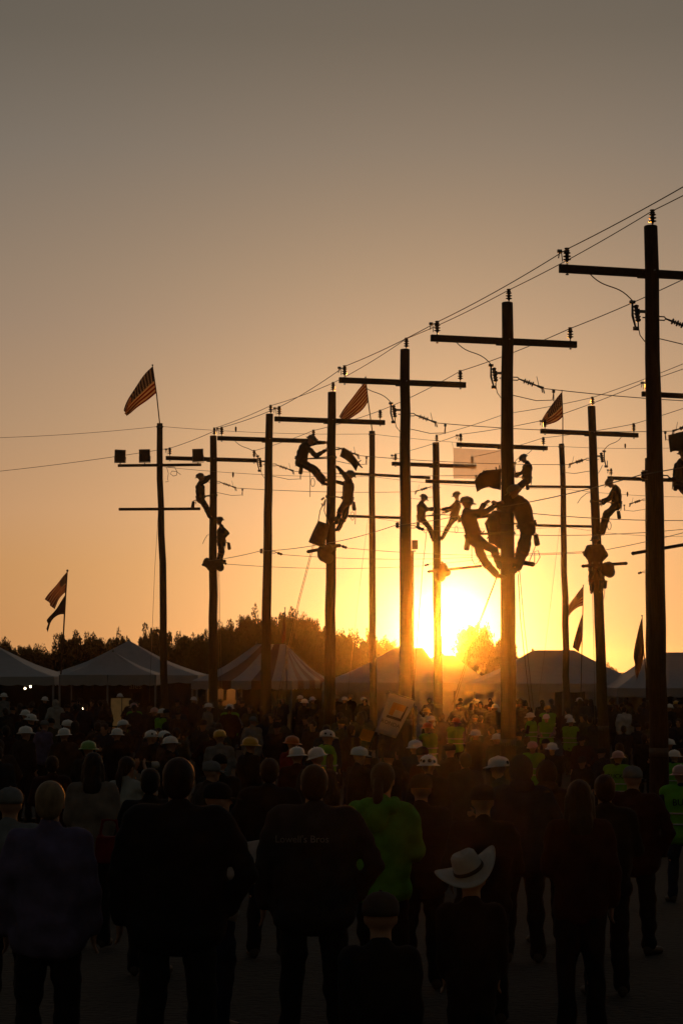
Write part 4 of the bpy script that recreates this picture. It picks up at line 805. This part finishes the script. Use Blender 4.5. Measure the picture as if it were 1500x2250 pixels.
def person(x, ytop, wpx, label, pr='down', hat=None, top='black', leg='black', vest=False, turn=0.0, hair=None, ref=.23, group=None, hmin=1.5, hmax=1.92, tilt=0.0):
    """x, ytop: pixel of the top of the head; wpx: width of the hat or head in pixels (ref metres) - gives the first guess of the distance"""
    vr = random.Random(int(x * 7 + ytop)); seq = ['down', 'cross', 'pocket', 'hold', 'hip', 'slim']
    if wpx < 32 and ref > .2 and pr == 'down': pr = vr.choice(seq)
    if wpx < 32 and turn == 0: turn = vr.uniform(-45, 45)
    if wpx < 32 and tilt == 0: tilt = vr.uniform(-7, 7)
    d0 = F * ref / wpx; best = None; extra = .03 if hat else .0
    for k in range(-30, 31):
        d = d0 * 1.02 ** k; p = P(x, ytop, d); h = p.z - gz(p.x, p.y) - extra; e = ((h - 1.74) / .08) ** 2 + (k / 9.0) ** 2 + (1e3 if not hmin < h < hmax else 0)
        if best is None or e < best[0]: best = (e, d, p, h)
    e, d, p, h = best; h = max(hmin, min(hmax, h)); q = PROTO[pr]; J = q['J']
    t = thing('person', label, 'person', (p.x, p.y, gz(p.x, p.y)), R(turn), group); s_ = h / J['tall']; t.scale = (s_,) * 3
    obj('body', q['body'], SKIN, t); obj('jacket', q['jacket'], CLOTH[top] if isinstance(top, str) else top, t); obj('trousers', q['trousers'], CLOTH[leg], t)
    for b in q['boots']: obj('boot', b, BOOT, t)
    mt = on_head(J) @ Matrix.Rotation(R(tilt), 4, 'Y')
    if vest: vo = obj('safety_vest', q['vest'], HIVIS, t); obj('reflective_tape', q['tape'], SILVER, vo)
    if hat in HATS: obj('hard_hat', HH[(int(x) % 3) != 0], HATS[hat], t, None, mt)
    elif hat == 'cap': obj('cap', CAP, CLOTH['black'], t, None, mt)
    elif hat == 'palecap': obj('cap', CAP, CLOTH['dimgrey' if wpx > 60 else 'grey'], t, None, mt)
    elif hat == 'cowboy': obj('cowboy_hat', COWBOY, mat('straw_felt', (.5, .46, .4), .9, .08, 12, .2), t, None, on_head(J) @ Matrix.Translation((0, -.01, .02)) @ Matrix.Rotation(R(-24), 4, 'Y') @ Matrix.Rotation(R(17), 4, 'X') @ Matrix.Scale(.88, 4))
    if hair: obj('hood' if hair == 'hood' else 'hair', HAIR[hair], top if not isinstance(top, str) and hair == 'hood' else (CLOTH[top] if hair == 'hood' else {'f': HAIRB, 'g': HAIRG}.get(group_hair.get(x), HAIRD)), t, None, on_head(J))
    elif hat is None: obj('hair', HAIR['short'], HAIRD, t, None, on_head(J))
    CROWD.append((x, ytop, d, F / d)); t['label'] = label; return t, d
group_hair = {110: 'f', 478: 'g', 22: 'g'}
G = 'spectators and workers in the crowd'
def pp(*a, **k): k.setdefault('group', G); return person(*a, **k)
# nearest row, seen from behind
pp(110, 1719, 68, 'fair short-haired person in a purple hooded top, lower left', 'down', None, 'purple', 'black', hair='short', ref=.19)
pp(22, 1722, 46, 'person in a grey top at the left edge', 'pocket', 'palecap', 'grey', 'black', ref=.2)
pp(205, 1655, 48, 'woman with long dark hair in a beige jacket', 'slim', None, 'beige', 'black', hair='long', ref=.2)
tph, dph = pp(274, 1664, 37, 'person in a pale jacket raising a camera', 'phone', None, 'pale', 'black', hair='tail', ref=.19, turn=-35)
pp(392, 1668, 92, 'very large black silhouette of a man, left of centre foreground', 'big', None, 'black', 'black', ref=.19, hmax=2.0)
tcup, dcup = pp(474, 1711, 50, 'older man in a grey shirt holding a cup with a red lid', 'hold', 'cap', 'pale', 'navy', ref=.2, turn=-55)
tsh, dsh = pp(690, 1683, 66, 'man in a dark shirt with white lettering across the back', 'big', None, 'charcoal', 'black', ref=.18)
tgj, dgj = pp(840, 1678, 58, 'woman with a dark ponytail in a bright green jacket', 'hold', None, 'greenjacket', 'black', hair='tail', ref=.19, turn=-20)
hm = MB(); hm.cone((-.09, -.10, 1.45), (.09, -.10, 1.45), .062, .062).ball((0, -.145, 1.38), (.10, .05, .10)).cone((-.1, -.02, 1.48), (0, .06, 1.44), .04, .03).cone((.1, -.02, 1.48), (0, .06, 1.44), .04, .03); obj('hood', folds(remesh(hm, 'hood', .014, (0, 0, 0), 3), .010, 20), CLOTH['greenjacket'], tgj)
pp(1144, 1662, 54, 'bulky person in a dark knit cap and slate jacket', 'pocket', None, 'navy', 'black', hair='hood', ref=.21)
pp(1200, 1674, 48, 'person in a brown hooded coat right of the dark knit cap', 'cross', None, 'brown', 'black', hair='hood', ref=.22)
pp(1272, 1716, 54, 'woman with long dark hair right of the brown hood', 'slim', None, 'darkred', 'black', hair='long', ref=.2)
pp(1388, 1677, 44, 'heavy man in a pale cap and dark red jacket, lower right', 'big', 'palecap', 'darkred', 'black', ref=.2, turn=-25)
pp(462, 1667, 40, 'man in a pale cap behind the man with the cup', 'pocket', 'palecap', 'brown', 'black', ref=.21, turn=-60)
pp(483, 1653, 38, 'dark-capped head between yellow hats and pale cap', 'down', 'cap', 'black', 'black', ref=.21)
pp(911, 1626, 30, 'man in a worn white hard hat and navy hoodie, back turned', 'pocket', 'white', 'navy', 'black', ref=.23)
pp(592, 1668, 46, 'dark bareheaded man between the older man and the lettered shirt', 'pocket', None, 'black', 'black', ref=.19)
pp(925, 1694, 46, 'dark figure in front of the sticker-covered hat', 'down', 'cap', 'black', 'black', ref=.2)
pp(1328, 1704, 44, 'dark figure left of the heavy man in the pale cap', 'cross', None, 'black', 'black', ref=.19)
pp(1060, 1716, 46, 'dark figure behind the child in the cowboy hat', 'hold', 'cap', 'black', 'black', ref=.2, hmin=1.35)
pp(330, 1690, 44, 'dark figure left of the very large silhouette', 'down', None, 'black', 'black', ref=.19)
# white hats in the middle distance
pp(652, 1641, 31, 'white full-brim hard hat, left of a pair in the centre', 'cross', 'white', 'darkred', 'black', tilt=0)
pp(697, 1642, 38, 'white hard hat tilted to the right, right of the centre pair', 'down', 'white', 'charcoal', 'black', tilt=-16)
pp(717, 1604, 33, 'white hard hat with dark stickers over a green vest, centre', 'hip', 'white', 'charcoal', 'navy', vest=True, turn=-70, tilt=-6)
pp(783, 1641, 30, 'white hard hat just left of the raised cameras', 'phone', 'white', 'black', 'black', turn=-60)
pp(941, 1659, 38, 'wide white hard hat covered in stickers, right of the green jacket', 'down', 'white', 'black', 'black')
pp(1098, 1662, 38, 'scuffed white hard hat with its peak to the left', 'hold', 'white', 'olive', 'black', turn=70)
pp(1357, 1650, 28, 'worker in a pink hard hat and lettered green vest, standing', 'pocket', 'pink', 'brown', 'navy', vest=True)
pp(1496, 1680, 34, 'worker in a pink hat and lettered green vest at the right edge', 'pocket', 'pink', 'navy', 'navy', vest=True)
pp(1480, 1648, 24, 'green-vested worker behind the one at the right edge', 'down', 'white', 'black', 'black', vest=True)
pp(1170, 1629, 20, 'worker in a pinkish hat and open green vest behind the knit cap', 'down', 'pink', 'grey', 'black', vest=True, turn=160)
pp(1213, 1632, 20, 'white hard hat just right of the pinkish hat', 'cross', 'white', 'black', 'black', turn=150)
pp(1043, 1603, 22, 'white hard hat alone in the orange glare below the sun', 'cross', 'white', 'darkred', 'black')
pp(1091, 1612, 21, 'white hard hat half hidden by the busiest pole', 'down', 'white', 'black', 'black')
pp(1001, 1577, 18, 'worker in a vest and pale shirt under the slanting rope', 'hold', 'orange', 'grey', 'black', vest=True)
pp(947, 1573, 17, 'upper of two hats beside the pole in front of the sun', 'down', 'white', 'black', 'black')
pp(940, 1588, 17, 'orange hat, lower of two beside the pole in front of the sun', 'down', 'orange', 'olive', 'black', vest=True, turn=40)
pp(937, 1556, 15, 'far worker in a pale shirt left of the pole before the sun', 'down', 'yellow', 'white', 'black')
pp(1048, 1538, 14, 'far dark figure in hat under the glare, beside the slanting rope', 'down', 'white', 'black', 'black')
pp(1087, 1547, 14, 'far hat just left of the busiest pole', 'cross', 'white', 'black', 'black')
pp(1200, 1569, 17, 'worker facing the crowd in a green vest, right of the busiest pole', 'hold', 'white', 'grey', 'black', vest=True, turn=170)
pp(1203, 1550, 16, 'green-vested back behind the worker facing the crowd', 'pocket', 'yellow', 'black', 'black', vest=True)
pp(1166, 1566, 16, 'green-vested figure close to the right side of the busiest pole', 'down', 'white', 'black', 'black', vest=True, turn=60)
pp(1248, 1570, 17, 'white hat behind a green vest by the right flag post', 'down', 'white', 'black', 'black')
pp(1253, 1578, 18, 'green-vested worker with two hats together by the right flag post', 'down', 'white', 'black', 'black', vest=True, turn=-30)
pp(1273, 1533, 14, 'far white hat before the dark tent doorway', 'down', 'white', 'black', 'black')
pp(1341, 1549, 15, 'bareheaded dark figure left of the pale shirt, far right', 'down', None, 'black', 'black', ref=.19)
pp(1371, 1552, 14, 'bareheaded far person in a pale shirt before the big tent', 'down', None, 'white', 'black', ref=.19)
pp(1405, 1554, 15, 'dark figure right of the pale shirt', 'cross', None, 'black', 'black', ref=.19)
pp(1471, 1547, 15, 'far white hat right of the nearest pole', 'down', 'white', 'black', 'black')
pp(1485, 1540, 16, 'yellow hat near the right edge under the tent', 'pocket', 'yellow', 'olive', 'black')
pp(1471, 1624, 21, 'white hat peeping out right of the nearest pole', 'down', 'white', 'black', 'black')
# left and centre
pp(483, 1604, 31, 'yellow hard hat on the left of two, near the leftmost pole', 'cross', 'yellow', 'grey', 'black')
pp(548, 1620, 32, 'yellow hard hat on the right of two, by the bare pole', 'down', 'yellow', 'black', 'black', turn=-50)
pp(640, 1617, 25, 'orange hard hat over a red shirt', 'down', 'orange', 'red', 'black', turn=-40)
pp(505, 1547, 18, 'worker in an open green vest and white hat facing the camera', 'pocket', 'white', 'grey', 'black', vest=True, turn=165)
pp(457, 1545, 16, 'man in a white hat reading a pale sheet', 'hold', 'white', 'grey', 'black', turn=-60)
pp(425, 1531, 13, 'far white hat between the floodlight post and leftmost pole', 'down', 'white', 'black', 'black')
pp(560, 1522, 13, 'far white hat left of the bare pole', 'down', 'white', 'black', 'black')
pp(555, 1572, 18, 'white-haired head just left of the bare pole', 'down', 'palecap', 'grey', 'black', ref=.2)
pp(660, 1528, 15, 'first of three white hats beside the curtain', 'down', 'white', 'black', 'black')
pp(668, 1536, 17, 'lowest of three white hats beside the curtain', 'cross', 'white', 'black', 'black')
pp(686, 1531, 15, 'rightmost of three white hats beside the curtain', 'down', 'white', 'black', 'black', tilt=-15)
pp(740, 1528, 13, 'white hat touching the right side of the pole with the bucket', 'down', 'white', 'black', 'black')
pp(757, 1531, 14, 'white hat second from the pole with the bucket', 'down', 'white', 'black', 'black')
pp(769, 1525, 14, 'white hat third from the pole with the bucket', 'down', 'white', 'black', 'black')
pp(798, 1532, 13, 'white hat next to the middle flag post', 'down', 'white', 'black', 'black')
pp(333, 1605, 28, 'large white hat with stickers, left of a group of three', 'down', 'white', 'black', 'black', turn=30)
pp(360, 1606, 25, 'white hat at the back of the group of three', 'down', 'white', 'black', 'black')
pp(373, 1618, 28, 'white hat tilted right, lowest of the group of three', 'pocket', 'white', 'black', 'black', turn=-50, tilt=-10)
pp(270, 1582, 26, 'bright-edged white hat, upper of an overlapping pair', 'down', 'white', 'black', 'black', turn=-30, tilt=-14)
pp(257, 1600, 22, 'white hat, lower of an overlapping pair', 'down', 'white', 'black', 'black')
pp(147, 1582, 22, 'white hat above another, left quarter', 'down', 'white', 'black', 'black', turn=-40)
pp(142, 1600, 25, 'white hat below another, left quarter', 'pocket', 'white', 'brown', 'black', turn=30)
pp(55, 1560, 25, 'upper hat of three near the left edge', 'down', 'white', 'black', 'black')
pp(67, 1569, 26, 'white hat with stickers, middle of three near the left edge', 'down', 'white', 'black', 'black', turn=-40)
pp(55, 1596, 30, 'lowest and largest hat of three near the left edge', 'pocket', 'white', 'black', 'black', turn=-40)
pp(193, 1628, 32, 'dark green hat above the woman with long hair', 'down', 'green', 'black', 'black', turn=-30)
pp(8, 1520, 24, 'white hat cut by the left edge', 'down', 'white', 'grey', 'black')
pp(37, 1512, 15, 'far white hat under the leftmost tent', 'down', 'white', 'black', 'black')
pp(43, 1520, 16, 'white hat just below another under the leftmost tent', 'down', 'white', 'black', 'black')
pp(95, 1514, 14, 'white hat right of the three lamps', 'down', 'white', 'black', 'black')
pp(119, 1518, 15, 'red cap right of the three lamps', 'down', 'red', 'black', 'black')
pp(122, 1538, 22, 'person in a pale fur-edged hood', 'pocket', None, 'pale', 'black', hair='hood', ref=.24)
pp(98, 1531, 16, 'small pale hat left of the fur-edged hood', 'down', 'white', 'black', 'black')
pp(230, 1515, 15, 'white hat over a green vest under the small canopy', 'down', 'white', 'black', 'black', vest=True)
pp(263, 1524, 15, 'dark figure in a white hat beside the glowing board', 'pocket', 'white', 'black', 'black')
pp(295, 1545, 16, 'pinkish hat over a green vest in front of the glowing board', 'down', 'pink', 'black', 'black', vest=True, turn=40)
pp(339, 1521, 13, 'yellow-green hat by the floodlight post', 'down', 'green', 'olive', 'black')
pp(340, 1555, 17, 'pale pink hat, left of a touching pair', 'down', 'pink', 'black', 'black')
pp(356, 1557, 16, 'white hat over green vest straps, right of a touching pair', 'down', 'white', 'black', 'black', vest=True, turn=-40)
pp(97, 1580, 20, 'lilac cap in the left crowd', 'down', 'palecap', 'purple', 'black', ref=.2)
# children
tk, dk = person(1035, 1876, 74, 'child in a pale cowboy hat, lower right foreground', 'child', 'cowboy', 'black', 'black', ref=.215, hmin=1.0, hmax=1.25, group=G, tilt=-22)
person(836, 1950, 84, 'child in a pale knitted cap, bottom centre', 'child', 'palecap', 'black', 'black', ref=.21, hmin=.95, hmax=1.25, group=G)
# dark figures between them that merge into the shade
rc = random.Random(21); cnt = 0; USED = set()
LANDMARKS = [(20, 'the left edge'), (140, 'the double flagstaff'), (250, 'the small canopy'), (356, 'the floodlight post'), (468, 'the leftmost pole'), (530, 'the marquee corner'), (588, 'the bare pole'), (655, 'the striped marquee'), (727, 'the bucket pole'),
             (770, 'the washed-out tree'), (818, 'the middle flag post'), (890, 'the thick pole'), (960, 'the sun'), (1030, 'the slanting rope'), (1114, 'the busiest pole'), (1175, 'the walled tent'), (1238, 'the right flag post'), (1318, 'the pole right of centre'), (1385, 'the limp black flag'), (1440, 'the nearest pole'), (1490, 'the right edge')]
for _ in range(9000):
    if cnt >= 165: break
    d = rc.uniform(12.5, 21) if _ > 5000 else rc.uniform(17, 76) if rc.random() < .75 else rc.uniform(60, 80); x = rc.uniform(-10, 1510); p = P(x, HOR, d); s_ = F / d; h = rc.uniform(1.6, 1.82); yt = HOR + (CAMZ - gz(p.x, p.y) - h) * s_
    bad = False
    for (cx, cyy, cd, cs) in CROWD:
        if cd > d - .5:                         # keeps the heads traced from the photograph in view
            if abs(cx - x) < .27 * s_ + .16 * cs and yt < cyy + .5 * cs: bad = True; break
        if abs(cd - d) < .7 and abs(cx - x) < .55 * s_: bad = True; break
    for k in POLES:
        if abs(POLES[k]['base'].y - p.y) < .6 and abs(POLES[k]['base'].x - p.x) < .6: bad = True
    if bad: continue
    cnt += 1; kind = rc.random()
    for _k in range(40):
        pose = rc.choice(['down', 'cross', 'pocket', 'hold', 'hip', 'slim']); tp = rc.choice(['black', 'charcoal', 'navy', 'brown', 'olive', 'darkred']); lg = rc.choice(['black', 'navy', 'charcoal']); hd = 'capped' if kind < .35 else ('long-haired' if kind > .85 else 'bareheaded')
        lm = min(((abs(x - q), n_) for q, n_ in LANDMARKS))[1]; rw = 'by the tents' if d > 58 else ('far crowd' if d > 44 else ('mid crowd' if d > 30 else 'front crowd')); pz = {'down': 'arms down', 'cross': 'arms folded', 'pocket': 'hands pocketed', 'hold': 'hands forward', 'hip': 'hand on hip', 'slim': 'one arm forward'}[pose]
        lbl = '%s figure in %s, %s, %s below %s' % (hd, {'darkred': 'maroon'}.get(tp, tp), pz, rw, lm)
        if lbl not in USED: break
    USED.add(lbl)
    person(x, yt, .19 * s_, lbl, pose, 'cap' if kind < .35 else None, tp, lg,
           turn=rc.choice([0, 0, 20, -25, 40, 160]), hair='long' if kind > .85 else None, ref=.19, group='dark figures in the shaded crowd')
# ------------------------------------------------------------------ small things the crowd holds and wears
def on_person(t, name, me, m, loc, rot=(0, 0, 0)):
    o = obj(name, me, m, t, loc); o.rotation_euler = rot; return o
o = on_person(tsh, 'shirt_lettering', text_mesh("Lowell's Bros", .06), CLOTH['grey'], (-.07, -.225, 1.32), (math.pi / 2, 0, 0))
for c in [c for c in COL.objects if c.get('label', '').startswith('worker in a pink hat') or c.get('label', '').startswith('worker in a pink hard')]:
    on_person(c, 'vest_lettering', text_mesh('BUCK', .12), INK, (0, -.20, 1.3), (math.pi / 2, 0, 0))
def hat_stickers(lab, spots):
    for c in [c for c in COL.objects if c.get('label', '').startswith(lab)]:
        for k, (az, z, r_) in enumerate(spots):
            a = R(az); p = V((.112 * math.sin(a), -.004 - .139 * math.cos(a), z)); hh = [q for q in c.children if q.name.startswith('hard_hat')][0]
            nr = V((math.sin(a), -math.cos(a), .35)).normalized(); obj('sticker', MB().lathe([(r_, -.004), (r_, .004)], (0, 0, 0), nr.to_track_quat('Z', 'Y').to_matrix(), 10).mesh('sticker'), CLOTH[('black', 'darkred', 'teal')[k % 3]], hh, p)
hat_stickers('wide white hard hat', ((-35, .07, .022), (5, .075, .026), (40, .065, .02), (-60, .08, .018))); hat_stickers('white hard hat with dark stickers', ((60, .075, .02), (100, .06, .018))); hat_stickers('large white hat', ((-20, .08, .02), (25, .06, .018)))
hat_stickers('white hat with stickers', ((-10, .075, .02), (30, .07, .015))); hat_stickers('scuffed white', ((-20, .07, .024), (20, .075, .02)))
mb = MB().lathe([(.106, .046), (.108, .05), (.104, .07), (.1, .07)], (0, 0, 0), None, 24, 1, 1.18)
ch = [q for q in tk.children if q.name.startswith('cowboy_hat')][0]; obj('hat_band', mb.mesh('hat_band'), LEATHER, ch)
def world_of(t, v): return Matrix.LocRotScale(t.location, t.rotation_euler, t.scale) @ V(v)
J = PROTO['hold']['J']; p = world_of(tcup, J['wrr'] + V((0, .09, .03)))
c_ = thing('drink_cup', 'pale cup with a red lid held by the older man', 'cup', p); part('cup', MB().lathe([(.035, -.06), (.045, .07)], p, None, 18), CLOTH['pale'], c_); part('lid', MB().lathe([(.047, .07), (.048, .085), (.04, .1), (.03, .102)], p, None, 18), CLOTH['red'], c_)
p = world_of(tcup, J['wrl'] + V((.02, .10, -.02))); pl = thing('paper_sheet', 'white folded sheet in the hand of the older man', 'paper', p)
q = P(548, 1886, dcup - .25); rot = Matrix.Rotation(R(-8), 3, 'Y') @ Matrix.Rotation(R(20), 3, 'Z')
pl.location = q; part('sheet', MB().box(q, (.19, .012, .2), rot).box(q + V((.01, .014, .01)), (.17, .006, .19), rot), CLOTH['white'], pl, False)
J = PROTO['phone']['J']; p = world_of(tph, (J['wrr'] + J['wrl']) / 2 + V((0, .09, .06))); f_ = world_of(tph, V((0, 1, 0))) - world_of(tph, V((0, 0, 0))); f_.normalize(); rr = f_.to_track_quat('Z', 'Y').to_matrix()
cm = thing('camera_with_lens', 'dark camera with a long pale lens raised by the person in the pale jacket', 'camera', p); part('camera_body', MB().box(p, (.13, .1, .07), rr), INK, cm, False); part('lens', MB().lathe([(.036, .03), (.036, .12), (.042, .13), (.042, .2), (.03, .2)], p, rr, 18), CLOTH['pale'], cm)
rb = P(240, 1868, 15); tag(obj('red_bag', remesh(MB().box(rb, (.22, .12, .2), None, .85).tube([rb + V((-.07, 0, .1)), rb + V((-.05, 0, .22)), rb + V((.05, 0, .22)), rb + V((.07, 0, .1))], .016, 6), 'red_bag', .012, rb, 4), CLOTH['red'], None, rb), 'small dark red shoulder bag beside the large black silhouette', 'bag')
# placards on sticks
def placard():
    d = 44.0; c4 = [P(x, y, d) for x, y in ((856, 1523), (912, 1541), (869, 1623), (823, 1608))]; u = (c4[1] - c4[0]).normalized(); v = (c4[0] - c4[3]).normalized(); n_ = u.cross(v).normalized()
    if n_.y > 0: n_ = -n_
    foot = P(852, 1665, d + .02); t = thing('placard', 'white placard with a square logo and name, tilted above the crowd', 'sign', foot)
    vs_ = []; fs = []; nu = 8
    for j in range(nu + 1):
        for i in range(nu + 1): q = c4[3].lerp(c4[2], i / nu).lerp(c4[0].lerp(c4[1], i / nu), j / nu); vs_.append(q + n_ * .012 * math.sin(i * .8 + j * .5) * .4)
    for j in range(nu):
        for i in range(nu): o = j * (nu + 1) + i; fs.append((o, o + 1, o + nu + 2, o + nu + 1))
    sh = part('sheet', MB().add(vs_, fs), mat('placard_vinyl', (.62, .58, .56), .7, .05, 4, 0, 0, .15), t); sh.modifiers.new('thickness', 'SOLIDIFY').thickness = .006
    part('rod', MB().tube([c4[0] + V((-.03, 0, .02)), c4[1] + V((.03, 0, .02))], .011, 8).tube([c4[0] + V((-.02, 0, .02)), c4[0] + V((-.08, 0, -.02)), c4[0] + V((-.05, 0, -.05))], .009, 6), STEEL, t)
    part('stick', MB().tube([foot, (c4[0] + c4[1]) / 2 - n_ * .03], .014, 8), POST, t)
    def at(a, b): return c4[3].lerp(c4[2], a).lerp(c4[0].lerp(c4[1], a), b) + n_ * .014
    def quad(name, q, m): part(name, MB().add([at(*k) for k in q] + [at(*k) + n_ * .004 for k in q], [(0, 1, 2, 3), (4, 5, 6, 7), (0, 1, 5, 4), (1, 2, 6, 5), (2, 3, 7, 6), (3, 0, 4, 7)]), m, t, False)
    GOLD = mat('logo_gold', (.45, .22, .02), .7, .1); BRN = mat('logo_brown', (.06, .03, .015), .7, .1)
    quad('logo_square', [(.26, .5), (.44, .5), (.44, .82), (.26, .82)], GOLD); quad('logo_square', [(.445, .66), (.78, .66), (.78, .82), (.445, .82)], GOLD)
    quad('logo_bar', [(.22, .42), (.86, .42), (.86, .485), (.22, .485)], BRN); quad('logo_bar', [(.79, .49), (.86, .49), (.86, .82), (.79, .82)], BRN)
    m = text_mesh('RONDA', .12); o = obj('logo_name', m, BRN, t); o.matrix_basis = basis(u, v, -n_ if False else u.cross(v), at(.5, .3) + n_ * .004 - foot)
    q = [P(x, y, d - .3) for x, y in ((797, 1602), (823, 1608), (813, 1631), (786, 1625))]; f2 = P(806, 1660, d - .28); t2 = thing('placard', 'small yellow placard left of the white one', 'sign', f2); mbq = MB().add(q + [k + V((0, .02, 0)) for k in q], [(0, 1, 2, 3), (7, 6, 5, 4), (0, 4, 5, 1), (1, 5, 6, 2), (2, 6, 7, 3), (3, 7, 4, 0)])
    part('board', mbq, mat('yellow_card', (.5, .25, .02), .8, .1), t2, False); part('stick', MB().tube([f2, q[0].lerp(q[2], .5) + V((0, .035, 0))], .013, 8), POST, t2)
placard()
pp(852, 1646, 24, 'dark-capped person holding up the white placard', 'phone', 'cap', 'black', 'black', ref=.2); pp(806, 1646, 24, 'dark figure under the small yellow placard', 'phone', 'cap', 'charcoal', 'black', ref=.2)
# ------------------------------------------------------------------ haze added for lens glare round the sun: one closed box round everything
def haze():
    x, y0, y1, z0, z1 = 950, -60, 1340, -1.6, 14.0
    o = obj('haze', MB().box((0, (y0 + y1) / 2, (z0 + z1) / 2), (2 * x, y1 - y0, z1 - z0)).mesh('haze', (0, 0, 0), False), None); o['kind'] = 'stuff'
    m = bpy.data.materials.new('glare_haze'); m.use_nodes = True; t = m.node_tree; t.nodes.clear(); v = t.nodes.new('ShaderNodeVolumePrincipled'); u = t.nodes.new('ShaderNodeOutputMaterial')
    v.inputs['Color'].default_value = (.95, .93, .9, 1); v.inputs['Density'].default_value = HAZE_D; v.inputs['Anisotropy'].default_value = HAZE_G; t.links.new(v.outputs[0], u.inputs['Volume']); o.data.materials.append(m)
HAZE_D, HAZE_G = .00013, .985
haze()
